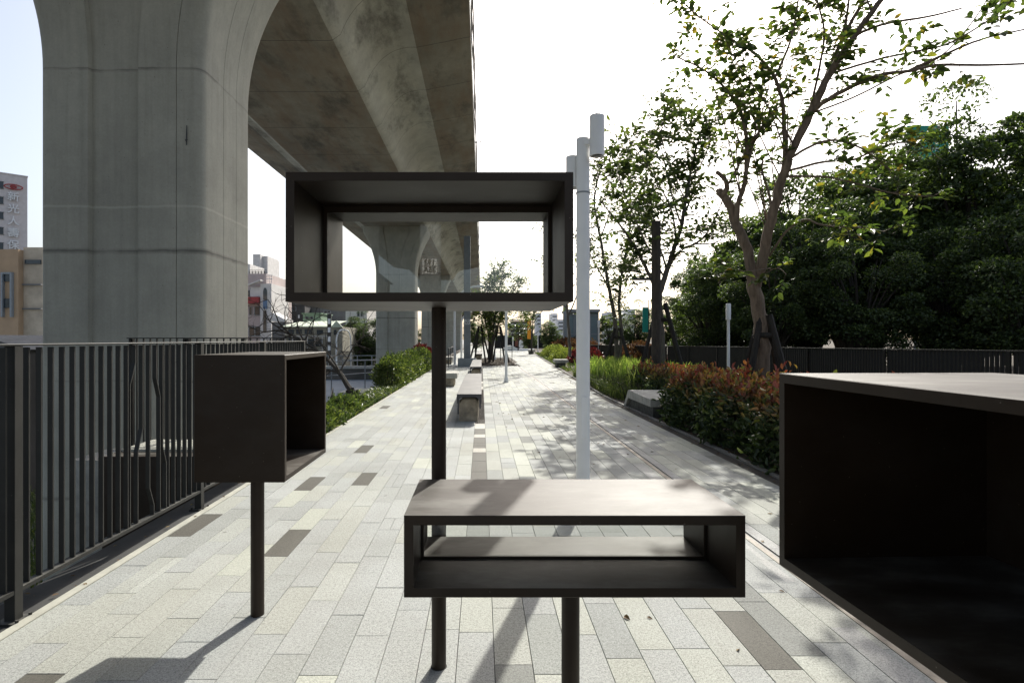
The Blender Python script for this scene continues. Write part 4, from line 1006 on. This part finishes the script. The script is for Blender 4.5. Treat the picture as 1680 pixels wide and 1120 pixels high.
# bare leaning tree left
rn = random.Random(3)
t_ = thing('bare_tree', 'leafless tree with tangled thin branches beyond the left box', 'tree', P(588, 664, 15))
B = t_.location
mb = MB()
def twist(p, d, L, r, dep):
    pts = [p]; n = 5
    for i in range(n): d = (d+Vector((rn.gauss(0, .22), rn.gauss(0, .2), rn.gauss(-.02, .2)))).normalized(); pts.append(pts[-1]+d*L/n)
    mb.tube(pts, [r*(1-i*.13) for i in range(n+1)], 5)
    if dep > 0:
        for q in range(4): i = rn.randint(1, n); twist(pts[i], (d*.6+Vector((rn.gauss(-.2, .7), rn.gauss(0, .5), rn.gauss(.1, .7)))).normalized(), L*.6, r*.5, dep-1)
main = [p-B for p in PP([(588, 672), (582, 650), (570, 632), (558, 612), (540, 592), (520, 575), (500, 562), (478, 550)], 15, 16.5)]
mb.tube(smooth_path(main, 3), [.10-.004*i for i in range(22)], 7)
for i in (3, 4, 5, 6, 7): 
    for q in range(3): twist(main[i], Vector((rn.uniform(-1, .2), rn.uniform(-.3, .5), rn.uniform(-.1, .8))).normalized(), 1.3, .028, 2)
twist(main[-1], Vector((-1, .2, .4)), 1.6, .03, 3)
mb.build('trunk', BARKD, t_, smooth=True)
c = P(590, 664, 15); 
t_ = thing('tree_prop', 'dark stakes holding the leaning leafless tree', 'tree prop', (c.x, c.y, c.z))
for (x0, y0, x1, y1) in ((573, 664, 570, 640), (600, 662, 585, 640), (586, 668, 578, 636)):
    MB().tube([P(x0, y0+4, 14.9)-c, P(x1, y1, 15)-c], .05, 6).build('strut', PROP, t_)

# ------------------------------------------------------------------ right fence
t_ = thing('railing', 'long near-black steel bar fence in front of the dark trees on the right', 'railing', (7.85, 0, 0))
def rf_z(y): return H-(.185+.0075*(y-8))
ys = [-2+2.6*k for k in range(0, 26)]
for i in range(len(ys)-1):
    mb = MB(); y = ys[i]+.05; zt = (rf_z(ys[i])+rf_z(ys[i+1]))/2
    sp = .085 if ys[i] < 20 else .12
    while y < ys[i+1]-.03: mb.box(-.02, .02, y-.006, y+.03, .1, rf_z(y)-.002); y += sp
    mb.build('bar_panel', FENCED, t_)
mb = MB()
for y0, y1 in zip(ys[:-1], ys[1:]): mb.loft([[(-.035, y, rf_z(y)), (.035, y, rf_z(y)), (.035, y, rf_z(y)+.02), (-.035, y, rf_z(y)+.02)] for y in (y0, y1-.001)])
mb.build('top_rail', FENCE, t_)
for y in ys: MB().box(-.05, -.021, y-.03, y+.03, 0, rf_z(y)-.001).build('post', FENCED, t_)
mb = MB(); mb.box(7.83, 7.87, -2, 63, .0, .099); q = mb.build('bottom_rail', FENCED, t_); q.location = (-7.85, 0, 0)

# ------------------------------------------------------------------ dark pole, banner, sign, glass shelter
c = P(1076.5, 556, 15)
t_ = thing('utility_pole', 'tall dark brown square-topped pole rising behind the slim second tree', 'pole', (c.x, c.y, 0))
MB().cyl(0, 0, -.01, H+(VY-363)/F*15, .122, .118, 16).build('shaft', BARKD, t_, smooth=True)
mb = MB(); mb.box(-.6, 0, -.03, .03, 3.05, 3.12); mb.build('arm', BLACK, t_)
c = P(1058.5, 525, 26)
t_ = thing('banner', 'narrow teal banner hanging beside the dark pole', 'banner', (c.x, c.y, 0))
MB().box(-.13, .13, -.012, .012, 1.5+(556-545)/F*26, 1.5+(556-504)/F*26).build('cloth', TEAL, t_); MB().cyl(.16, .03, -.01, 3.3, .02, n=8).build('pole', BLACK, t_)
c = P(868, 533, 75)
t_ = thing('banner', 'small orange-yellow banner far down the path', 'banner', (c.x, c.y, 0))
MB().box(-.22, .22, -.02, .02, 1.5+(556-556)/F*75, 1.5+(556-522)/F*75).build('cloth', ORANGE, t_); MB().cyl(.28, .03, -.01, 4.6, .05, n=8).build('pole', BLACK, t_)
ZS = 60; a = P(1490, 256, ZS); b = P(1557, 206, ZS)
t_ = thing('billboard', 'green rooftop billboard with pale script showing above the dark trees', 'billboard', ((a.x+b.x)/2, ZS, 0))
w2 = (b.x-a.x)/2; bp = MB().box(-w2, w2, 0, .2, a.z-1, b.z).build('board', SIGNG, t_)
MB().cyl(-w2*.5, .35, -.01, a.z, .2, n=10).build('leg', GREYP, t_); MB().cyl(w2*.5, .35, -.01, a.z, .2, n=10).build('leg', GREYP, t_)
mb = MB(); rr = random.Random(9)
for row, yy in enumerate((b.z-1.3, b.z-2.5)):
    x = -w2*.55
    while x < w2*.85:
        L = rr.uniform(.12, .35); h_ = rr.uniform(.3, .7); mb.tube([(x, -.02, yy-h_*.5), (x+L*.3, -.02, yy+h_*.4), (x+L*.6, -.02, yy-h_*.1), (x+L, -.02, yy+h_*.3)], .035, 4); x += L+.1
mb.build('script', SIGNW, bp)
ZG = 52; 
t_ = thing('glass_shelter', 'far grey steel and glass lift shelter behind the tall lamp pole', 'shelter', (P(930, 556, ZG).x, ZG, 0))
x = lambda px: (px-930)/F*ZG
MB().box(x(924.5), x(930.5), 0, .35, 0, 1.5+(556-498)/F*ZG).build('column', GREYP, t_)
fr = MB(); top = 1.5+(556-511)/F*ZG
for px in (935, 945, 958, 972, 985): fr.box(x(px)-.06, x(px)+.06, 1, 1.15, 0, top)
for z in (.3, 1.9, top-.35): fr.box(x(935), x(985), 1.02, 1.13, z, z+.12)
fr.box(x(933), x(987), .6, 4.5, top, top+.25); fr.build('frame', GREYP, t_)
MB().box(x(935)+.07, x(985)-.07, 1.05, 1.1, .1, top-.01).build('glazing', plain('shelter_glass', (0.20, 0.26, 0.28), .15, .2, .3, bmp=0), t_)

# ------------------------------------------------------------------ far end of the path
ZF = 86
t_ = thing('hoarding', 'dark site hoarding closing the far end of the path', 'hoarding', (P(835, 556, 92).x, 92, 0))
MB().box(-2.2, 12, 0, .1, 0, 2.1).build('board', FENCED, t_)
t_ = thing('wall_panel', 'rust red panel on the dark hoarding, above the round white sign', 'panel', (P(852, 556, 91.7).x, 91.7, 0)); MB().box(-.7, .7, 0, .08, .3, 2.2).build('sheet', RUSTC, t_)
t_ = thing('round_sign', 'round white disc sign at the end of the path', 'sign', (P(855, 556, 84).x, 84, 0))
mb = MB(); mb.loft([[(.38*math.cos(R(k*15)), yy, .75+.62*math.sin(R(k*15))) for k in range(24)] for yy in (0, .08)]); dsk = mb.build('disc', SIGNW, t_)
mb = MB(); mb.tube([(-.12, -.015, .5), (.0, -.015, .85), (.12, -.015, .6), (.1, -.015, 1.05), (-.1, -.015, 1.0)], .03, 5); mb.build('emblem', GREYP, dsk); MB().box(-.04, .04, .085, .14, 0, .8).build('stand', BLACK, t_)
t_ = thing('plaza_seat', 'low white curved plaza seat in front of the round sign', 'seat', (P(850, 556, 72).x, 72, 0))
mb = MB(); pr = [(-1.9, 0, 0), (-1.7, 0, 0)]
rings = []
for k in range(0, 13): 
    x = -1.9+k*.33; h_ = .25+.45*math.exp(-((x+1.0)/.7)**2); rings.append([(x, 0, 0), (x, 1.2, 0), (x, 1.1, h_), (x, .1, h_)])
mb.loft(rings); mb.build('body', SIGNW, t_)
# small guard rail by path and railing near masts
def guard(label, x0, y0, x1, y1, h, n, mat, z=0, r=.02, rails=2, w=None):
    t = thing('guard_rail', label, 'railing', (x0, y0, z)); mb = MB()
    for k in range(rails): mb.tube([(0, 0, h*(1-k*.42)), (x1-x0, y1-y0, h*(1-k*.42))], r, 6)
    mb.build('rail', mat, t)
    for k in range(n): f = k/(n-1); MB().cyl((x1-x0)*f, (y1-y0)*f, 0, h-r*.5, r*1.1, n=8).build('post', mat, t)
guard('thin dark handrail on posts at the left edge before the fourth pier', -1.75, 30, -1.9, 42, 1.0, 5, BLACK)
guard('small dark tree guard rail in the island bed', 1.3, 39, 2.1, 39, 1.3, 3, BLACK)
# lower promenade, canal wall and rails beyond
tag(MB().box(-40, -5.2, 27, 62, -2.995, -2.93).build('promenade', CANAL), kind='structure')
mb = MB(); mb.box(-40, -5.2, 62.1, 62.7, -3, -1.75); mb.box(-120, -5, 62.7, 400, -3, -2.0)
tag(mb.build('canal_bank', plain('bank_concrete', (0.10, 0.095, 0.085), 0.9, 0.4, 0.5)), kind='structure')
mb = MB(); mb.box(-40, -5.2, 61.9, 62.9, -1.74, -1.45); tag(mb.build('parapet', CONCB), kind='structure')
guard('pale railing on the far canal bank', -30, 63.2, -9, 63.2, 1.1, 14, GREYP, z=-1.45, r=.05)
guard('dark grey handrail on the ramp down to the promenade', -6.4, 23, -10.5, 40, 1.0, 8, FENCE, z=-2.93, r=.04)
guard('tall pole-and-wire rail across the promenade behind the leafless tree', -14, 42, -8, 52, 2.6, 4, GREYD, z=-2.93, r=.045)
t_ = thing('boat_ramp', 'pale grey raised planter slab on the lower promenade', 'slab', (-9.6, 46, -2.93)); MB().box(-1.6, 1.4, -2, 2, 0, .28, bev=.05).build('slab', CONCB, t_); MB().box(-.9, -.4, -1, -.4, .28, .33).build('hatch', BLACK, t_)

# ------------------------------------------------------------------ buildings
def bld(name, label, px0, px1, top_y, Z, depth, mat, z0=-3, wins=(), rmat=None, group=None, side_mat=None, par=0, cat='building'):
    x0 = (px0-VX)/F*Z; x1 = (px1-VX)/F*Z; top = H+(VY-top_y)/F*Z
    t = thing(name, label, cat, ((x0+x1)/2, Z, z0), group=group); w = (x1-x0)/2; hh = top-z0
    MB().box(-w, w, 0, depth, 0, hh).build('wall', mat, t)
    if par: MB().box(-w-.15, w+.15, -.15, depth+.15, hh+.002, hh+par).build('roof', rmat or mat, t)
    for (a, b, c, d, mt) in wins:   # pixel rect
        wx0 = (a-VX)/F*Z-(x0+x1)/2; wx1 = (b-VX)/F*Z-(x0+x1)/2; z1 = H+(VY-c)/F*Z-z0; z2 = H+(VY-d)/F*Z-z0
        fw = min(.12, (wx1-wx0)*.12)
        f = MB(); f.box(wx0, wx1, -.10, -.003, z2, z2+fw); f.box(wx0, wx1, -.10, -.003, z1-fw, z1); f.box(wx0, wx0+fw, -.10, -.003, z2+fw, z1-fw); f.box(wx1-fw, wx1, -.10, -.003, z2+fw, z1-fw)
        if wx1-wx0 > 1.2: f.box((wx0+wx1)/2-fw/2, (wx0+wx1)/2+fw/2, -.09, -.003, z2+fw, z1-fw)
        wo_ = f.build('window', GREYP, t); MB().box(wx0+fw, wx1-fw, -.05, -.004, z2+fw, z1-fw).build('pane', mt, wo_)
    return t
# office tower with lettering: angled so that its sign face looks toward the path
ZT = 120
t_ = thing('office_tower', 'tall pale office tower with vertical lettering and dark window bands at left', 'building', (P(45, 556, ZT).x, ZT, -3), R(42))
topz = H+(VY-291)/F*ZT+3
MB().box(-40, 0, 0, 22, 0, topz).build('wall', WALLO, t_)
MB().box(-40.1, .1, -.1, 22.1, topz+.002, topz+.25).build('roof', WALLO, t_)
for k in range(9):
    z = topz-3.2-k*3.15
    f = MB(); f.box(-39, -3.8, -.16, -.003, z, z+.12); f.box(-39, -3.8, -.16, -.003, z+1.45, z+1.57)
    for q in range(12): f.box(-39+q*3.09-.06, -39+q*3.09+.06, -.16, -.003, z+.12, z+1.45)
    wf = f.build('window', WALLG, t_); MB().box(-38.9, -3.9, -.10, -.004, z+.12, z+1.45).build('pane', DGLASS, wf)
for k, ch in enumerate('新光人壽保險'): text_mesh(ch, 2.0, SIGNW, t_, (-2.3, -.35, topz-4.7-2.5*k), name='lettering', ext=.14, bold=.02)
mb = MB()
def ell(rx, rz, cz, r): mb.tube([(-2.3+rx*math.cos(R(k*15)), -.3, cz+rz*math.sin(R(k*15))) for k in range(25)], r, 5)
ell(1.5, .5, topz-2.5, .11); ell(.5, .28, topz-2.5, .1)
mb.tube([(-2.9, -.3, topz-2.5), (-1.7, -.3, topz-2.5)], .1, 5); mb.build('emblem', RED, t_)
# tan building
t_ = bld('tan_building', 'tan rendered building with a framed recess in front of the office tower', -60, 30, 409, 45, 12, WALLT, z0=-3)
cx = t_.location.x; sx = lambda px: (px-VX)/F*45-cx; sz = lambda py: H+(VY-py)/F*45+3
MB().box(sx(30)+.002, sx(62), .5, 9, 0, sz(404)).build('pale_wing', WALLTL, t_)
mb = MB(); mb.box(sx(34), sx(60), .38, .497, sz(432), sz(425)); mb.build('slot_window', DGLASS, t_)
mb = MB(); mb.box(sx(31), sx(62), .3, .498, sz(467), sz(465)); mb.box(sx(31), sx(62), .3, .498, sz(507), sz(505)); mb.build('ledge', WALLG, t_)
f = MB(); f.box(sx(5), sx(8), -.25, -.003, sz(520), sz(447)); f.box(sx(20), sx(23), -.25, -.003, sz(520), sz(447)); f.box(sx(8), sx(20), -.25, -.003, sz(450), sz(447)); wf = f.build('window', GREYP, t_)
MB().box(sx(8), sx(20), -.1, -.004, sz(462), sz(450)).build('pane', DGLASS, wf); MB().box(sx(8), sx(20), -.1, -.004, sz(505), sz(490)).build('pane', DGLASS, wf)
mb = MB(); mb.box(sx(33), sx(58), 2, 2.1, sz(404), sz(399))
mb.build('roof_rail', WALLG, t_)
# tiled roof
t_ = thing('tiled_shed', 'low shed with a dark tiled roof just above the left fence', 'shed', (P(15, 556, 16).x, 16, -3))
mb = MB(); mb.prism([(-2.4, 4.2), (-.9, 4.62), (.55, 4.2)], 0, 3, 'y'); mb.build('roof', TILE, t_); MB().box(-2.2, .35, .1, 2.9, 0, 4.19).build('wall', WALLD, t_)
# pinkish block right of the pier
t_ = bld('apartment_block', 'pinkish town house with red balcony and tall arched blue window', 402, 437, 449, 75, 10, WALLP, wins=[(406, 413, 476, 487, DGLASS), (409, 414, 503, 517, DGLASS), (417, 428, 502, 518, DGLASS), (408, 429, 535, 552, DGLASS)])
cx = t_.location.x; sx = lambda px: (px-VX)/F*75-cx; sz = lambda py: H+(VY-py)/F*75+3
MB().box(sx(403), sx(429), -1.0, -.003, sz(498), sz(488)).build('balcony', RED, t_)
MB().box(sx(412), sx(430), -.35, -.004, sz(487), sz(471)).build('bay', WALLW, t_)
MB().box(sx(430), sx(448), -.6, 6, 0, sz(466)).build('white_wing', WALLW, t_)
mb = MB(); ar = [(sx(435), sz(492)), (sx(441), sz(492)), (sx(441), sz(480))]+[((sx(438)+(sx(441)-sx(435))/2*math.cos(R(a))), sz(480)+.45*math.sin(R(a))*1.3) for a in range(15, 180, 15)]+[(sx(435), sz(480))]
mb.prism(ar, -.7, -.603, 'y'); mb.build('arched_window', DGLASS, t_)
MB().box(sx(435), sx(441), -.72, -.602, sz(507), sz(493)).build('panel', BLUE, t_)
MB().box(sx(435), sx(440), -.7, -.602, sz(545), sz(510)).build('window', DGLASS, t_)
mb = MB()
for k in range(6): mb.cyl(sx(404+k*5), 1, sz(449), sz(443), .05, n=5)
for k in range(3): mb.box(sx(404), sx(433), .95, 1.05, sz(447)+k*.2, sz(447)+k*.2+.05)
mb.build('roof_rail', BLACK, t_)
MB().prism([(sx(413), sz(468)), (sx(434), sz(460)), (sx(434), sz(462)), (sx(413), sz(470))], -1.4, -.4, 'y').build('awning', WALLW, t_)
mb = MB(); 
for k in range(3): mb.cyl(sx(440+k*3.5), -.4, sz(466), sz(452), .04, n=5)
for z in (452, 458): mb.tube([(sx(438), -.4, sz(z)), (sx(449), -.4, sz(z))], .04, 5)
mb.build('scaffold', WALLW, t_)
bld('white_tower', 'distant plain white tower behind the pinkish house', 415, 427, 417, 190, 18, WALLW, wins=[(420, 422, 436, 439, DGLASS)])
t2 = bld('white_tower', 'paler narrow slab joined behind the distant white tower', 427.3, 439, 420, 192, 10, WALLW)
bld('water_tank_house', 'far rooftop with a water tank beside the big pier', 400, 410, 433, 150, 10, WALLW)
# dark row
bld('brick_terrace', 'dark terrace building with white window frames beyond the canal', 446, 476, 494, 95, 10, WALLD, wins=[(448, 454, 496, 506, DGLASS), (458, 464, 497, 505, DGLASS), (466, 474, 498, 508, SIGNW), (461, 464, 514, 521, SIGNW), (466, 469, 514, 521, SIGNW), (472, 475, 515, 522, SIGNW), (477-2, 479-2, 516, 522, SIGNW)], par=.4, rmat=WALLW)
bld('brick_terrace', 'second dark terrace building with flat roof under the raised box', 476.3, 500, 500, 96, 10, WALLD, wins=[(480, 486, 503, 510, DGLASS), (489, 492, 516, 522, SIGNW)], par=.4, rmat=WALLG)
bld('grey_building', 'wide plain grey building behind the gabled house', 497, 571, 504, 100, 14, WALLG, wins=[(531, 543, 509, 514, DGLASS), (503, 512, 506, 513, DGLASS)], par=.3)
bld('roof_hut', 'small mint green rooftop hut with dark windows', 497, 526, 515, 82, 6, ROOFM, wins=[(501, 506, 519, 524, DGLASS), (509, 514, 519, 524, DGLASS)], par=.15)
bld('white_house', 'white house with balconies and dark windows above the canal trees', 567, 602, 507, 90, 8, WALLW, wins=[(586, 590, 511, 519, DGLASS), (592, 595, 511, 519, DGLASS)])
# white gable shed
t_ = thing('gabled_shed', 'small white gabled shed between the pinkish house and terrace', 'shed', (P(457, 556, 70).x, 70, -3))
z_ = lambda py: H+(VY-py)/F*70+3
MB().prism([(-.9, z_(512)), (.8, z_(524)), (.8, z_(528)), (-.9, z_(527))], 0, 3, 'y').build('roof', WALLW, t_)
MB().box(-.85, .75, .1, 3, 0, z_(528.2)).build('wall', WALLG, t_)
# gabled house with pale green roof
ZH = 62; t_ = thing('gabled_house', 'long house with pale green roof and beige walls on the canal bank', 'house', (P(515, 556, ZH+5).x, ZH+5, -2.0))
sx = lambda px: (px-VX)/F*(ZH+5)-t_.location.x; sz = lambda py: H+(VY-py)/F*(ZH+5)+2
MB().box(sx(468), sx(562), 0, 8, 0, sz(536)).build('wall', WALLB, t_)
mb = MB(); mb.loft([[(sx(466), -.5, sz(536)), (sx(545), -.5, sz(536)), (sx(545), -.3, sz(534.5)), (sx(466), -.3, sz(534.5))], [(sx(470), 5, sz(526)), (sx(553), 5, sz(525)), (sx(553), 5, sz(524)), (sx(470), 5, sz(525))]]); mb.build('roof', ROOFG, t_)
mb = MB(); mb.prism([(sx(543), sz(537)), (sx(563), sz(537)), (sx(552.5), sz(525.5))], -.2, .0, 'y'); mb.build('gable', ROOFG, t_)
for (a, b, c_, d) in ((473, 482, 540, 548), (486, 495, 540, 548), (500, 512, 540, 548), (520, 530, 541, 548), (548, 552, 541, 549), (474, 500, 555, 568), (505, 530, 556, 568)):
    MB().box(sx(a), sx(b), -.08, -.003, sz(d), sz(c_)).build('window', DGLASS, t_)
mb = MB()
for k in range(7): mb.box(sx(470+k*12), sx(470.8+k*12), -.5, -.4, 0, sz(551))
mb.box(sx(468), sx(543), -.5, -.4, sz(552), sz(551)); mb.build('veranda', WALLW, t_)
t_ = thing('vertical_sign', 'narrow dark and white vertical shop sign on the gabled house', 'sign', (P(540, 556, 64).x, 64, -2))
mb = MB(); mb.box(-.22, .22, 0, .15, 0, 6.3); q = mb.build('board', BLACK, t_)
for k in range(4): MB().box(-.15, .15, -.02, -.003, 2.2+k*1.0, 2.8+k*1.0).build('face', SIGNW, q)
# far end buildings
t_ = bld('louvred_building', 'grey louvred building at the end of the path', 838, 868, 527, 130, 12, WALLG, z0=0)
mb = MB(); cx = t_.location.x
for k in range(5): mb.box((836-VX)/F*130-cx, (866-VX)/F*130-cx, -1.2, -.003, 1.8+k*.95, 2.1+k*.95)
mb.build('louvre', WALLW, t_)
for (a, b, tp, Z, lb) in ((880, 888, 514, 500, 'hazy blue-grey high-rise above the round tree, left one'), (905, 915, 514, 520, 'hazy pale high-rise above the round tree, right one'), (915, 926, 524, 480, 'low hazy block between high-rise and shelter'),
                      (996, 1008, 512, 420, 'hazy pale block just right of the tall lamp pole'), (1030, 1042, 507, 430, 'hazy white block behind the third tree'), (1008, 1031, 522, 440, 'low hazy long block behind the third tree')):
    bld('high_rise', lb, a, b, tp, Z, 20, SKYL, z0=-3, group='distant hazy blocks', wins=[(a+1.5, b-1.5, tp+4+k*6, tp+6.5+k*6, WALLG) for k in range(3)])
# behind the viewer: house mirrored in the glass
t_ = thing('brick_house', 'pale gabled house behind the viewer, mirrored in the raised glass', 'house', (-13.2, -52, 0))
MB().box(-3, 3, -6, 0, 0, 7.6).build('wall', WALLTL, t_); MB().prism([(-3.4, 7.6), (3.4, 7.6), (1.6, 9.0), (-2.2, 9.2)], -6.3, .3, 'y').build('roof', TILE, t_); MB().box(-1.0, .8, .003, .1, 4.8, 6.4).build('window', DGLASS, t_)
